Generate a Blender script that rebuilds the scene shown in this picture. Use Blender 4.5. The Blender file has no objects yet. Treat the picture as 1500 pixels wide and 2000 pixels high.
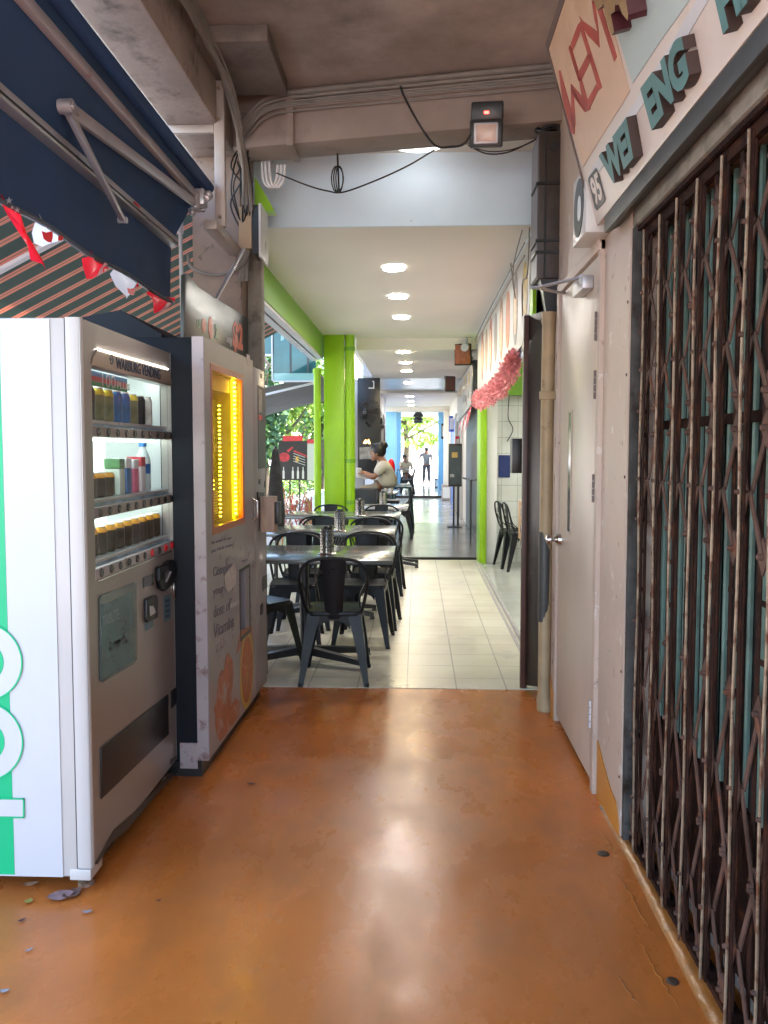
import bpy, bmesh, math, random
from mathutils import Vector, Matrix, Euler
random.seed(7)
PI = math.pi
R = math.radians
SC = bpy.context.scene
COL = SC.collection

# ------------------------------------------------------------------ camera
FPX, PX0, PY0, CH = 1600.0, 750.0, 978.0, 1.45
cam_d = bpy.data.cameras.new('camera')
cam = bpy.data.objects.new('camera', cam_d)
COL.objects.link(cam)
cam.location = (0, 0, CH)
cam.rotation_euler = Euler((PI/2 - R(3.576), 0, R(2.322)), 'XYZ')
cam_d.sensor_fit = 'AUTO'
cam_d.sensor_width = 36
cam_d.lens = FPX/2000*36
cam_d.shift_y = -22/2000
cam_d.clip_start = 0.05
cam_d.clip_end = 500
SC.camera = cam
CR = cam.rotation_euler.to_matrix()

# ------------------------------------------------------------------ light
SUN_EL, SUN_ROT = R(64), R(62)          # towards +X, a little +Y
world = bpy.data.worlds.new('World')
SC.world = world
world.use_nodes = True
nt = world.node_tree
sky = nt.nodes.new('ShaderNodeTexSky')
sky.sky_type = 'NISHITA'
sky.sun_disc = False
sky.sun_elevation = SUN_EL
sky.sun_rotation = SUN_ROT
nt.links.new(sky.outputs[0], nt.nodes['Background'].inputs[0])
nt.nodes['Background'].inputs[1].default_value = 0.15
sd = bpy.data.lights.new('sun', 'SUN')
sd.energy = 4.5
sd.angle = R(0.5)
sd.color = (1, .95, .88)
sun = bpy.data.objects.new('sun', sd)
COL.objects.link(sun)
S = Vector((math.sin(SUN_ROT)*math.cos(SUN_EL), math.cos(SUN_ROT)*math.cos(SUN_EL), math.sin(SUN_EL)))
sun.rotation_euler = S.to_track_quat('Z', 'Y').to_euler()
sun.location = S*40
SC.view_settings.view_transform = 'Standard'
SC.view_settings.look = 'None'
SC.view_settings.gamma = 1
SC.view_settings.exposure = 3.05
SC.cycles.max_bounces = 10
SC.cycles.diffuse_bounces = 6
SC.cycles.glossy_bounces = 4
SC.cycles.transparent_max_bounces = 12
SC.cycles.sample_clamp_indirect = 8
SC.cycles.use_denoising = True

# ------------------------------------------------------------------ helpers
def ray(px, py):
    return CR @ Vector(((px-PX0)/FPX, -(py-PY0)/FPX, -1))
def onX(px, py, X):
    d = ray(px, py); t = X/d.x
    return Vector((X, d.y*t, CH + d.z*t))
def onY(px, py, Y):
    d = ray(px, py); t = Y/d.y
    return Vector((d.x*t, Y, CH + d.z*t))
def onZ(px, py, Z):
    d = ray(px, py); t = (Z-CH)/d.z
    return Vector((d.x*t, d.y*t, Z))

class Plane:
    """A surface of a thing: a point, and a normal that faces the corridor."""
    def __init__(s, p, n):
        s.p = Vector(p); s.n = Vector(n).normalized()
    def at(s, px, py):
        d = ray(px, py); o = Vector((0, 0, CH))
        return o + d*((s.p-o).dot(s.n)/d.dot(s.n))

def srgb(r, g, b, k=1.0):
    f = lambda c: ((c/255+.055)/1.055)**2.4 if c > 10 else c/255/12.92
    return (f(r)*k, f(g)*k, f(b)*k)

_mats = {}
def mat(name, col, rough=.5, metal=0, var=.12, vs=3, bump=0, bs=40, dirt=None, ds=2.0, dt=(.5, .7), spec=.5, emit=0, coat=0, wave=0, ws=2, stretch=None):
    if name in _mats: return _mats[name]
    m = bpy.data.materials.new(name); m.use_nodes = True
    n = m.node_tree.nodes; l = m.node_tree.links
    b = n['Principled BSDF']
    b.inputs['Roughness'].default_value = rough
    b.inputs['Metallic'].default_value = metal
    b.inputs['Specular IOR Level'].default_value = spec
    if coat: b.inputs['Coat Weight'].default_value = coat; b.inputs['Coat Roughness'].default_value = .08
    tc = n.new('ShaderNodeTexCoord')
    src = tc.outputs['Object']
    if stretch:
        mp = n.new('ShaderNodeMapping'); mp.inputs['Scale'].default_value = stretch
        l.new(src, mp.inputs[0]); src = mp.outputs[0]
    last = None
    c4 = (*col[:3], 1)
    if var:
        nz = n.new('ShaderNodeTexNoise'); nz.inputs['Scale'].default_value = vs; nz.inputs['Detail'].default_value = 6
        l.new(src, nz.inputs['Vector'])
        r = n.new('ShaderNodeValToRGB'); r.color_ramp.elements[0].position = .3; r.color_ramp.elements[1].position = .7
        r.color_ramp.elements[0].color = (*[c*(1-var) for c in col[:3]], 1)
        r.color_ramp.elements[1].color = (*[min(1, c*(1+var)) for c in col[:3]], 1)
        l.new(nz.outputs[0], r.inputs[0]); last = r.outputs[0]
        mr = n.new('ShaderNodeMapRange'); mr.inputs[3].default_value = max(.02, rough*.8); mr.inputs[4].default_value = min(1, rough*1.25)
        l.new(nz.outputs[0], mr.inputs[0]); l.new(mr.outputs[0], b.inputs['Roughness'])
    if dirt:
        nz = n.new('ShaderNodeTexNoise'); nz.inputs['Scale'].default_value = ds; nz.inputs['Detail'].default_value = 10; nz.inputs['Roughness'].default_value = .65
        l.new(src, nz.inputs['Vector'])
        r = n.new('ShaderNodeValToRGB'); r.color_ramp.elements[0].position = dt[0]; r.color_ramp.elements[1].position = dt[1]
        r.color_ramp.elements[0].color = (0, 0, 0, 1); r.color_ramp.elements[1].color = (1, 1, 1, 1)
        l.new(nz.outputs[0], r.inputs[0])
        mx = n.new('ShaderNodeMixRGB')
        l.new(r.outputs[0], mx.inputs[0])
        if last: l.new(last, mx.inputs[1])
        else: mx.inputs[1].default_value = c4
        mx.inputs[2].default_value = (*dirt[:3], 1); last = mx.outputs[0]
    if last: l.new(last, b.inputs['Base Color'])
    else: b.inputs['Base Color'].default_value = c4
    h = None
    if bump:
        nz = n.new('ShaderNodeTexNoise'); nz.inputs['Scale'].default_value = bs; nz.inputs['Detail'].default_value = 5
        l.new(src, nz.inputs['Vector'])
        bp = n.new('ShaderNodeBump'); bp.inputs['Strength'].default_value = bump; bp.inputs['Distance'].default_value = .01
        l.new(nz.outputs[0], bp.inputs['Height']); h = bp
    if wave:
        nz = n.new('ShaderNodeTexNoise'); nz.inputs['Scale'].default_value = ws; nz.inputs['Detail'].default_value = 2
        l.new(src, nz.inputs['Vector'])
        bp = n.new('ShaderNodeBump'); bp.inputs['Strength'].default_value = wave; bp.inputs['Distance'].default_value = .03
        l.new(nz.outputs[0], bp.inputs['Height'])
        if h: l.new(h.outputs[0], bp.inputs['Normal'])
        h = bp
    if h: l.new(h.outputs[0], b.inputs['Normal'])
    if emit:
        if last: l.new(last, b.inputs['Emission Color'])
        else: b.inputs['Emission Color'].default_value = c4
        b.inputs['Emission Strength'].default_value = emit
    _mats[name] = m
    return m

def tilemat(name, c1, c2, mortar, size, msize=.004, axes='xy', rough=.25, off=(0, 0, 0), bump=.25, sizey=None):
    m = bpy.data.materials.new(name); m.use_nodes = True
    n = m.node_tree.nodes; l = m.node_tree.links; b = n['Principled BSDF']
    tc = n.new('ShaderNodeTexCoord'); sp = n.new('ShaderNodeSeparateXYZ'); cb = n.new('ShaderNodeCombineXYZ')
    mp = n.new('ShaderNodeMapping'); mp.inputs['Location'].default_value = off
    l.new(tc.outputs['Object'], mp.inputs[0]); l.new(mp.outputs[0], sp.inputs[0])
    l.new(sp.outputs['XYZ'.index(axes[0].upper())], cb.inputs[0]); l.new(sp.outputs['XYZ'.index(axes[1].upper())], cb.inputs[1])
    br = n.new('ShaderNodeTexBrick'); br.offset = 0; br.squash = 1
    br.inputs['Scale'].default_value = 1; br.inputs['Brick Width'].default_value = size; br.inputs['Row Height'].default_value = sizey or size
    br.inputs['Mortar Size'].default_value = msize; br.inputs['Mortar Smooth'].default_value = .2
    br.inputs['Color1'].default_value = (*c1, 1); br.inputs['Color2'].default_value = (*c2, 1); br.inputs['Mortar'].default_value = (*mortar, 1)
    l.new(cb.outputs[0], br.inputs[0])
    nz = n.new('ShaderNodeTexNoise'); nz.inputs['Scale'].default_value = 1.7; nz.inputs['Detail'].default_value = 8
    l.new(tc.outputs['Object'], nz.inputs[0])
    mx = n.new('ShaderNodeMixRGB'); mx.blend_type = 'MULTIPLY'; mx.inputs[0].default_value = 1
    r = n.new('ShaderNodeValToRGB'); r.color_ramp.elements[0].color = (.82, .8, .76, 1); r.color_ramp.elements[1].color = (1, 1, 1, 1)
    r.color_ramp.elements[0].position = .35; r.color_ramp.elements[1].position = .6
    l.new(nz.outputs[0], r.inputs[0]); l.new(br.outputs[0], mx.inputs[1]); l.new(r.outputs[0], mx.inputs[2])
    l.new(mx.outputs[0], b.inputs['Base Color'])
    mr = n.new('ShaderNodeMapRange'); mr.inputs[3].default_value = rough*.7; mr.inputs[4].default_value = rough*1.4
    l.new(nz.outputs[0], mr.inputs[0]); l.new(mr.outputs[0], b.inputs['Roughness'])
    bp = n.new('ShaderNodeBump'); bp.inputs['Strength'].default_value = bump; bp.inputs['Distance'].default_value = .003; bp.invert = True
    l.new(br.outputs['Fac'], bp.inputs['Height']); l.new(bp.outputs[0], b.inputs['Normal'])
    return m

def bandmat(name, axis, period, stops, rough=.7, emit=0):
    """stops: list of (position 0..1, colour), repeated along an axis of the thing"""
    m = bpy.data.materials.new(name); m.use_nodes = True
    n = m.node_tree.nodes; l = m.node_tree.links; b = n['Principled BSDF']
    tc = n.new('ShaderNodeTexCoord'); sp = n.new('ShaderNodeSeparateXYZ'); l.new(tc.outputs['Object'], sp.inputs[0])
    d = n.new('ShaderNodeMath'); d.operation = 'DIVIDE'; d.inputs[1].default_value = period
    l.new(sp.outputs['XYZ'.index(axis.upper())], d.inputs[0])
    f = n.new('ShaderNodeMath'); f.operation = 'FRACT'; l.new(d.outputs[0], f.inputs[0])
    r = n.new('ShaderNodeValToRGB'); r.color_ramp.interpolation = 'CONSTANT'
    e = r.color_ramp.elements
    e[0].position = stops[0][0]; e[0].color = (*stops[0][1], 1)
    e[1].position = stops[1][0]; e[1].color = (*stops[1][1], 1)
    for p, c in stops[2:]:
        k = e.new(p); k.color = (*c, 1)
    l.new(f.outputs[0], r.inputs[0])
    l.new(r.outputs[0], b.inputs['Base Color']); b.inputs['Roughness'].default_value = rough
    if emit:
        l.new(r.outputs[0], b.inputs['Emission Color']); b.inputs['Emission Strength'].default_value = emit
    return m

def glassmat(name, col=(1, 1, 1), refl=.035):
    m = bpy.data.materials.new(name); m.use_nodes = True
    n = m.node_tree.nodes; l = m.node_tree.links
    n.remove(n['Principled BSDF'])
    t = n.new('ShaderNodeBsdfTransparent'); t.inputs[0].default_value = (*col, 1)
    g = n.new('ShaderNodeBsdfGlossy'); g.inputs['Roughness'].default_value = .03
    mx = n.new('ShaderNodeMixShader'); mx.inputs[0].default_value = refl; l.new(t.outputs[0], mx.inputs[1]); l.new(g.outputs[0], mx.inputs[2])
    l.new(mx.outputs[0], n['Material Output'].inputs[0])
    return m

def emis(name, col, st):
    m = bpy.data.materials.new(name); m.use_nodes = True
    b = m.node_tree.nodes['Principled BSDF']
    b.inputs['Base Color'].default_value = (*col, 1); b.inputs['Emission Color'].default_value = (*col, 1)
    b.inputs['Emission Strength'].default_value = st
    return m

def wpos(o):
    v = Vector((0, 0, 0))
    while o: v += o.location; o = o.parent
    return v

class MB:
    def __init__(s): s.v = []; s.f = []; s.mi = []
    def add(s, vs, fs, mi=0):
        k = len(s.v); s.v += [tuple(x) for x in vs]; s.f += [tuple(i+k for i in f) for f in fs]; s.mi += [mi]*len(fs)
        return s
    def box(s, x0, x1, y0, y1, z0, z1, mi=0, rot=0):
        vs = [Vector((x, y, z)) for x in (x0, x1) for y in (y0, y1) for z in (z0, z1)]
        if rot:
            c = Vector(((x0+x1)/2, (y0+y1)/2, 0)); m = Matrix.Rotation(rot, 3, 'Z'); vs = [m@(v-c)+c for v in vs]
        return s.add(vs, [(0, 1, 3, 2), (4, 6, 7, 5), (0, 4, 5, 1), (2, 3, 7, 6), (0, 2, 6, 4), (1, 5, 7, 3)], mi)
    def loft(s, rings, cap=True, mi=0, closed=True):
        n = len(rings[0]); vs = [p for r in rings for p in r]; fs = []
        for i in range(len(rings)-1):
            for j in range(n if closed else n-1):
                a = i*n+j; b = i*n+(j+1) % n
                fs.append((a, b, b+n, a+n))
        if cap: fs += [tuple(range(n-1, -1, -1)), tuple(range(len(vs)-n, len(vs)))]
        return s.add(vs, fs, mi)
    def tube(s, pts, r, n=8, cap=True, mi=0):
        pts = [Vector(p) for p in pts]; rr = r if isinstance(r, (list, tuple)) else [r]*len(pts)
        rings = []; up = None
        for i, p in enumerate(pts):
            t = (pts[min(i+1, len(pts)-1)] - pts[max(i-1, 0)])
            t = t.normalized() if t.length > 1e-9 else Vector((0, 0, 1))
            if up is None:
                up = t.cross(Vector((0, 0, 1)) if abs(t.z) < .9 else Vector((1, 0, 0))).normalized()
            else:
                up = (up - t*up.dot(t)).normalized()
            w = t.cross(up)
            rings.append([p + (up*math.cos(2*PI*k/n) + w*math.sin(2*PI*k/n))*rr[i] for k in range(n)])
        return s.loft(rings, cap, mi)
    def bar(s, p0, p1, w, h, mi=0, upv=(0, 0, 1)):
        p0 = Vector(p0); p1 = Vector(p1); t = (p1-p0).normalized(); u = Vector(upv)
        a = t.cross(u)
        if a.length < 1e-4: a = t.cross(Vector((1, 0, 0)))
        a.normalize(); b = a.cross(t).normalized()
        rg = [[p + a*x*w/2 + b*y*h/2 for x, y in ((-1, -1), (1, -1), (1, 1), (-1, 1))] for p in (p0, p1)]
        return s.loft(rg, True, mi)
    def disc(s, c, n, r0, r1, h, seg=24, mi=0):
        """cylinder or cone from c along n"""
        c = Vector(c); n = Vector(n).normalized()
        return s.tube([c, c+n*h], [r0, r1], seg, True, mi)
    def lathe(s, c, prof, seg=20, mi=0):
        c = Vector(c)
        return s.loft([[c+Vector((r*math.cos(2*PI*k/seg), r*math.sin(2*PI*k/seg), z)) for k in range(seg)] for r, z in prof], True, mi)
    def prism(s, pts, n, th, lift=0, mi=0):
        """flat outline (3D points) given thickness th along n, lifted off its surface"""
        n = Vector(n).normalized(); pts = [Vector(p) for p in pts]
        return s.loft([[p+n*lift for p in pts], [p+n*(lift+th) for p in pts]], True, mi)
    def ball(s, c, r, seg=12, rings=8, mi=0, sc=(1, 1, 1)):
        c = Vector(c); rg = []
        for i in range(rings+1):
            a = PI*(i/rings)*.998+.001
            rg.append([c+Vector((sc[0]*r*math.sin(a)*math.cos(2*PI*k/seg), sc[1]*r*math.sin(a)*math.sin(2*PI*k/seg), sc[2]*r*math.cos(a))) for k in range(seg)])
        return s.loft(rg, True, mi)
    def build(s, name, m, parent=None, bevel=0, smooth=.7, org=None, solid=True, **tags):
        ms = m if isinstance(m, (list, tuple)) else [m]
        if parent is not None: o0 = wpos(parent)
        elif org is not None: o0 = Vector(org)
        else:
            xs = [[v[i] for v in s.v] for i in range(3)]
            o0 = Vector(((min(xs[0])+max(xs[0]))/2, (min(xs[1])+max(xs[1]))/2, min(xs[2])))
        me = bpy.data.meshes.new(name)
        me.from_pydata([(v[0]-o0.x, v[1]-o0.y, v[2]-o0.z) for v in s.v], [], s.f)
        for q in ms: me.materials.append(q)
        for p, i in zip(me.polygons, s.mi): p.material_index = i
        bm = bmesh.new(); bm.from_mesh(me)
        if solid: bmesh.ops.recalc_face_normals(bm, faces=bm.faces)
        if bevel:
            ed = [e for e in bm.edges if len(e.link_faces) == 2 and e.calc_face_angle(0) > .5]
            bmesh.ops.bevel(bm, geom=ed, offset=bevel, segments=2, profile=.5, affect='EDGES')
        bm.to_mesh(me); bm.free()
        if smooth:
            me.polygons.foreach_set('use_smooth', [True]*len(me.polygons))
            me.set_sharp_from_angle(angle=smooth)
        o = bpy.data.objects.new(name, me); COL.objects.link(o)
        if parent is not None: o.parent = parent
        else: o.location = o0
        for k, v in tags.items(): o[k] = v
        return o

def thing(name, label, cat, loc=(0, 0, 0), group=None, rz=0):
    o = bpy.data.objects.new(name, None); COL.objects.link(o)
    o.empty_display_size = .1
    o.location = loc; o.rotation_euler = (0, 0, rz)
    o['label'] = label; o['category'] = cat
    if group: o['group'] = group
    return o
def dup(root, loc, rz, label, group=None):
    r = root.copy(); COL.objects.link(r); r.location = loc; r.rotation_euler = (0, 0, rz); r['label'] = label
    if group: r['group'] = group
    for ch in list(root.children):
        c = ch.copy(); COL.objects.link(c); c.parent = r
        for g in list(ch.children):
            d = g.copy(); COL.objects.link(d); d.parent = c
    return r
def T(label, cat, group=None):
    d = dict(label=label, category=cat)
    if group: d['group'] = group
    return d
ST = dict(kind='structure')

def translucent(m, f=.6):
    n = m.node_tree.nodes; l = m.node_tree.links; b = n['Principled BSDF']
    t = n.new('ShaderNodeBsdfTranslucent'); x = n.new('ShaderNodeMixShader'); x.inputs[0].default_value = f
    lk = b.inputs['Base Color'].links
    if lk: l.new(lk[0].from_socket, t.inputs[0])
    else: t.inputs[0].default_value = b.inputs['Base Color'].default_value
    l.new(b.outputs[0], x.inputs[1]); l.new(t.outputs[0], x.inputs[2]); l.new(x.outputs[0], n['Material Output'].inputs[0])
    return m
_tx = {}
def text_geo(s, off=0.0, sp=1.0):
    k = (s, off, sp)
    if k not in _tx:
        c = bpy.data.curves.new('lettering', 'FONT'); c.body = s; c.offset = off; c.extrude = .5; c.resolution_u = 3; c.space_character = sp
        o = bpy.data.objects.new('lettering', c); COL.objects.link(o)
        bpy.context.view_layer.update()
        me = bpy.data.meshes.new_from_object(o.evaluated_get(bpy.context.evaluated_depsgraph_get()))
        vs = [v.co.copy() for v in me.vertices]; fs = [tuple(p.vertices) for p in me.polygons]
        bpy.data.objects.remove(o); bpy.data.curves.remove(c); bpy.data.meshes.remove(me)
        x0 = min(v.x for v in vs); x1 = max(v.x for v in vs); y0 = min(v.y for v in vs); y1 = max(v.y for v in vs)
        _tx[k] = ([((v.x-x0)/(x1-x0), (v.y-y0)/(y1-y0), v.z+.5) for v in vs], fs)
    return _tx[k]
def put_text(mb, s, quad, n, th, lift=0, off=0.0, mi=0, sp=1.0):
    """quad: 3D tl, tr, br, bl on the surface"""
    vs, fs = text_geo(s, off, sp); n = Vector(n).normalized()
    tl, tr, br, bl = [Vector(q) for q in quad]
    out = []
    for u, v, w in vs:
        p = (bl*(1-u)+br*u)*(1-v) + (tl*(1-u)+tr*u)*v
        out.append(p + n*(lift+th*w))
    mb.add(out, fs, mi)
    return mb
def ell(c, u, v, ru, rv, seg=28):
    c = Vector(c); u = Vector(u); v = Vector(v)
    return [c+u*ru*math.cos(2*PI*k/seg)+v*rv*math.sin(2*PI*k/seg) for k in range(seg)]

def skin(nodes, edges, name, m, parent=None, sub=2, root=0, **tags):
    """nodes: (x, y, z, radius) ; one continuous grown surface"""
    me = bpy.data.meshes.new('tmp'); me.from_pydata([n[:3] for n in nodes], edges, [])
    o = bpy.data.objects.new('tmp', me); COL.objects.link(o)
    md = o.modifiers.new('s', 'SKIN'); o.modifiers.new('u', 'SUBSURF').levels = sub
    for i, n in enumerate(nodes):
        r = n[3]; me.skin_vertices[0].data[i].radius = (r, n[4] if len(n) > 4 else r)
        me.skin_vertices[0].data[i].use_root = (i == root)
    bpy.context.view_layer.update()
    m2 = bpy.data.meshes.new_from_object(o.evaluated_get(bpy.context.evaluated_depsgraph_get()))
    vs = [v.co.copy() for v in m2.vertices]; fs = [tuple(p.vertices) for p in m2.polygons]
    bpy.data.objects.remove(o); bpy.data.meshes.remove(me); bpy.data.meshes.remove(m2)
    return MB().add(vs, fs).build(name, m, parent, smooth=3.2, **tags)

def sag(a, b, d, n=14):
    a = Vector(a); b = Vector(b)
    return [a.lerp(b, t/n) - Vector((0, 0, d*4*(t/n)*(1-t/n))) for t in range(n+1)]
def smoothpath(pts, k=4):
    pts = [Vector(p) for p in pts]; out = []
    for i in range(len(pts)-1):
        p0 = pts[max(i-1, 0)]; p1 = pts[i]; p2 = pts[i+1]; p3 = pts[min(i+2, len(pts)-1)]
        for j in range(k):
            t = j/k
            out.append(.5*((2*p1)+(p2-p0)*t+(2*p0-5*p1+4*p2-p3)*t*t+(3*p1-p0-3*p2+p3)*t**3))
    out.append(pts[-1]); return out

# ------------------------------------------------------------------ materials
M = {}

M['orange'] = mat('orange_floor_paint', (.53, .160, .030), .34, var=.18, vs=1.6, dirt=(.30, .10, .03), ds=1.0, dt=(.52, .85), bump=.07, bs=26, wave=.15, ws=2.6, spec=.42)
def wear(m, col, sc, lo, hi, stretch=(1, 1, 1), rr=None):
    n = m.node_tree.nodes; l = m.node_tree.links; b = n['Principled BSDF']
    tc = n.new('ShaderNodeTexCoord'); mp = n.new('ShaderNodeMapping'); mp.inputs['Scale'].default_value = stretch; mp.inputs['Location'].default_value = (3.3, 1.7, 0)
    l.new(tc.outputs['Object'], mp.inputs[0])
    nz = n.new('ShaderNodeTexNoise'); nz.inputs['Scale'].default_value = sc; nz.inputs['Detail'].default_value = 9; nz.inputs['Roughness'].default_value = .6
    l.new(mp.outputs[0], nz.inputs[0])
    r = n.new('ShaderNodeValToRGB'); r.color_ramp.elements[0].position = lo; r.color_ramp.elements[1].position = hi
    r.color_ramp.elements[0].color = (0, 0, 0, 1); r.color_ramp.elements[1].color = (1, 1, 1, 1); l.new(nz.outputs[0], r.inputs[0])
    mx = n.new('ShaderNodeMixRGB'); l.new(r.outputs[0], mx.inputs[0]); l.new(b.inputs['Base Color'].links[0].from_socket, mx.inputs[1]); mx.inputs[2].default_value = (*col, 1)
    l.new(mx.outputs[0], b.inputs['Base Color'])
    if rr:
        mr = n.new('ShaderNodeMapRange'); mr.inputs[1].default_value = .3; mr.inputs[2].default_value = .7; mr.inputs[3].default_value = rr[0]; mr.inputs[4].default_value = rr[1]
        l.new(nz.outputs[0], mr.inputs[0]); l.new(mr.outputs[0], b.inputs['Roughness'])
wear(M['orange'], (.40, .13, .03), 4.5, .50, .70, (1, .55, 1), (.20, .38))
wear(M['orange'], (.50, .30, .16), 26, .70, .76, (.35, 1.6, 1))
wear(M['orange'], (.10, .05, .03), 42, .73, .77)
M['kerbpaint'] = mat('orange_kerb_paint', (.40, .15, .03), .3, var=.3, vs=6, dirt=(.12, .05, .02), ds=6, dt=(.5, .7), bump=.7, bs=14)
M['soffit'] = mat('grimy_taupe_ceiling', (.42, .34, .305), .8, var=.18, vs=1.2, dirt=(.16, .125, .11), ds=.8, dt=(.42, .68), bump=.08, bs=60)
M['beamp'] = mat('taupe_beam_paint', (.255, .195, .165), .6, var=.15, vs=4, dirt=(.13, .10, .08), ds=3, dt=(.55, .8), bump=.2, bs=30)
M['colp'] = mat('weathered_column_paint', (.28, .205, .165), .7, var=.15, vs=5, dirt=(.12, .09, .07), ds=4, dt=(.55, .75), bump=.4, bs=20)
M['wallp'] = mat('pinkish_wall_paint', (.50, .38, .31), .5, var=.1, vs=3, dirt=(.25, .17, .12), ds=3, dt=(.6, .85), bump=.3, bs=14)
M['doorp'] = mat('cream_door_paint', (.54, .43, .345), .38, var=.1, vs=2.5, dirt=(.30, .20, .14), ds=1.8, dt=(.58, .9), bump=.12, bs=18, stretch=(1, 1, .35))
M['cream'] = mat('cream_ceiling_paint', (.82, .77, .69), .6, var=.04, vs=1)
M['paleblue'] = mat('pale_blue_white_paint', (.68, .82, .95), .55, var=.05, vs=2, dirt=(.5, .56, .6), ds=8, dt=(.7, .75))
M['green'] = mat('lime_green_paint', (.28, .54, .008), .35, var=.1, vs=2, bump=.08, bs=15)
M['dgreen'] = mat('leaf_green_paint', (.16, .37, .02), .4, var=.12, vs=2, bump=.08, bs=15)
M['white'] = mat('white_powder_coat', (.56, .56, .58), .3, var=.03, vs=2)
M['cabwhite'] = mat('off_white_enamel', (.58, .55, .52), .28, var=.04, vs=2, dirt=(.45, .4, .36), ds=5, dt=(.68, .8))
M['champ'] = mat('champagne_cabinet_paint', (.355, .325, .30), .3, metal=.35, var=.06, vs=1.5)
M['black'] = mat('black_plastic', (.018, .019, .022), .35, var=.2, vs=6)
M['bmetal'] = mat('charcoal_coated_steel', (.008, .009, .011), .40, var=.15, vs=5, spec=.3)
M['navy'] = mat('navy_awning_fabric', (.026, .068, .165), .8, var=.2, vs=2, bump=.15, bs=150, wave=.5, ws=2.5)
M['alu'] = mat('brushed_aluminium', (.52, .50, .52), .38, metal=.55, var=.1, vs=6, dirt=(.25, .23, .22), ds=12, dt=(.62, .7))
M['steel'] = mat('stainless_steel', (.62, .60, .58), .18, metal=1, var=.08, vs=8)
M['rust'] = mat('rusty_brown_steel', (.026, .011, .008), .8, var=.45, vs=9, dirt=(.09, .028, .012), ds=14, dt=(.52, .76), bump=.5, bs=60, spec=.15)
M['rustlat'] = mat('rusty_lattice_strap', (.10, .056, .043), .7, var=.4, vs=9, dirt=(.20, .07, .035), ds=14, dt=(.55, .7), spec=.25)
M['rustl'] = mat('worn_tan_bar', (.30, .22, .15), .45, metal=.3, var=.3, vs=14, dirt=(.13, .05, .025), ds=18, dt=(.48, .62), bump=.4, bs=60)
M['greysteel'] = mat('dull_grey_steel', (.085, .085, .080), .5, metal=.3, var=.2, vs=6, dirt=(.06, .055, .05), ds=6, dt=(.5, .7))
M['conc'] = mat('rough_concrete', (.30, .27, .23), .85, var=.2, vs=8, dirt=(.14, .12, .10), ds=7, dt=(.5, .7), bump=.5, bs=30)
M['brown'] = mat('dark_brown_paint', (.020, .012, .010), .4, var=.2, vs=5, dirt=(.07, .04, .03), ds=8, dt=(.6, .7))
M['boxbrown'] = mat('grimy_brown_cabinet', (.045, .030, .025), .5, var=.25, vs=8, dirt=(.035, .024, .02), ds=9, dt=(.5, .7), bump=.3, bs=25)
M['pipe'] = mat('ochre_painted_pipe', (.42, .30, .17), .5, var=.15, vs=8, dirt=(.14, .10, .07), ds=10, dt=(.62, .72), bump=.3, bs=25)
M['cable'] = mat('grey_cable_sheath', (.20, .175, .155), .5, var=.15, vs=10)
M['bcable'] = mat('black_cable_sheath', (.012, .012, .013), .4, var=.1, vs=10)
M['paper'] = mat('white_card', (.75, .75, .73), .6, var=.03, vs=3)
M['red'] = mat('red_plastic_film', (.75, .015, .03), .25, var=.06, vs=6)
M['whitef'] = mat('white_plastic_film', (.80, .79, .82), .3, var=.04, vs=6)
M['tabletop'] = mat('dark_grey_laminate', (.13, .145, .14), .16, var=.1, vs=3, spec=.6)
M['asphalt'] = mat('pale_asphalt', (.16, .16, .155), .85, var=.15, vs=4, bump=.2, bs=60)
M['pave'] = mat('concrete_paving', (.50, .48, .45), .8, var=.12, vs=3, bump=.2, bs=30)
M['teal'] = mat('teal_painted_shutter', (.20, .32, .275), .5, var=.25, vs=3, dirt=(.07, .11, .09), ds=3, dt=(.5, .7))
M['dark'] = mat('near_black_board', (.012, .011, .010), .8, var=.2, vs=4)
M['ink'] = mat('dark_navy_ink', (.012, .035, .085), .4, var=.05)
M['gtext'] = mat('grey_print', (.17, .15, .20), .5, var=.1)
M['signframe'] = mat('sign_edge_brown', (.12, .08, .07), .5, var=.2)
wear(M['wallp'], (.24, .17, .13), 22, .64, .70, (1, 1, .7))
wear(M['wallp'], (.60, .52, .46), 9, .62, .66)
wear(M['doorp'], (.30, .22, .17), 30, .68, .72, (1, 1, .4))
wear(M['colp'], (.16, .12, .10), 12, .60, .66)
wear(M['green'], (.10, .20, .02), 30, .70, .74)
M['lglass'] = glassmat('clear_glass')
M['whitelit'] = emis('display_light', (.66, .84, .77), .22)
M['lamp'] = emis('downlight_lens', (1, .96, .88), 42)
M['lampr'] = emis('round_lamp_lens', (1, 1, .98), .4)
M['lampw'] = emis('warm_downlight_lens', (1, .80, .45), 30)

# ------------------------------------------------------------------ setting
MB().box(-140, 140, -60, 200, -.22, -.16).build('ground', M['pave'], **ST)
MB().box(-12.5, -3.3, -60, 200, -.159, -.152).build('road', M['asphalt'], **ST)
MB().box(-3.3, -3.15, -60, 200, -.16, -.02).build('kerb', M['pave'], **ST)
MB().box(-3.15, -2.25, -10, 60, -.15, -.03).build('pavement', M['pave'], **ST)
MB().box(-2.25, .772, -6, 4.90, -.15, 0).build('walkway_floor', M['orange'], org=(0, 0, 0), **ST)
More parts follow.
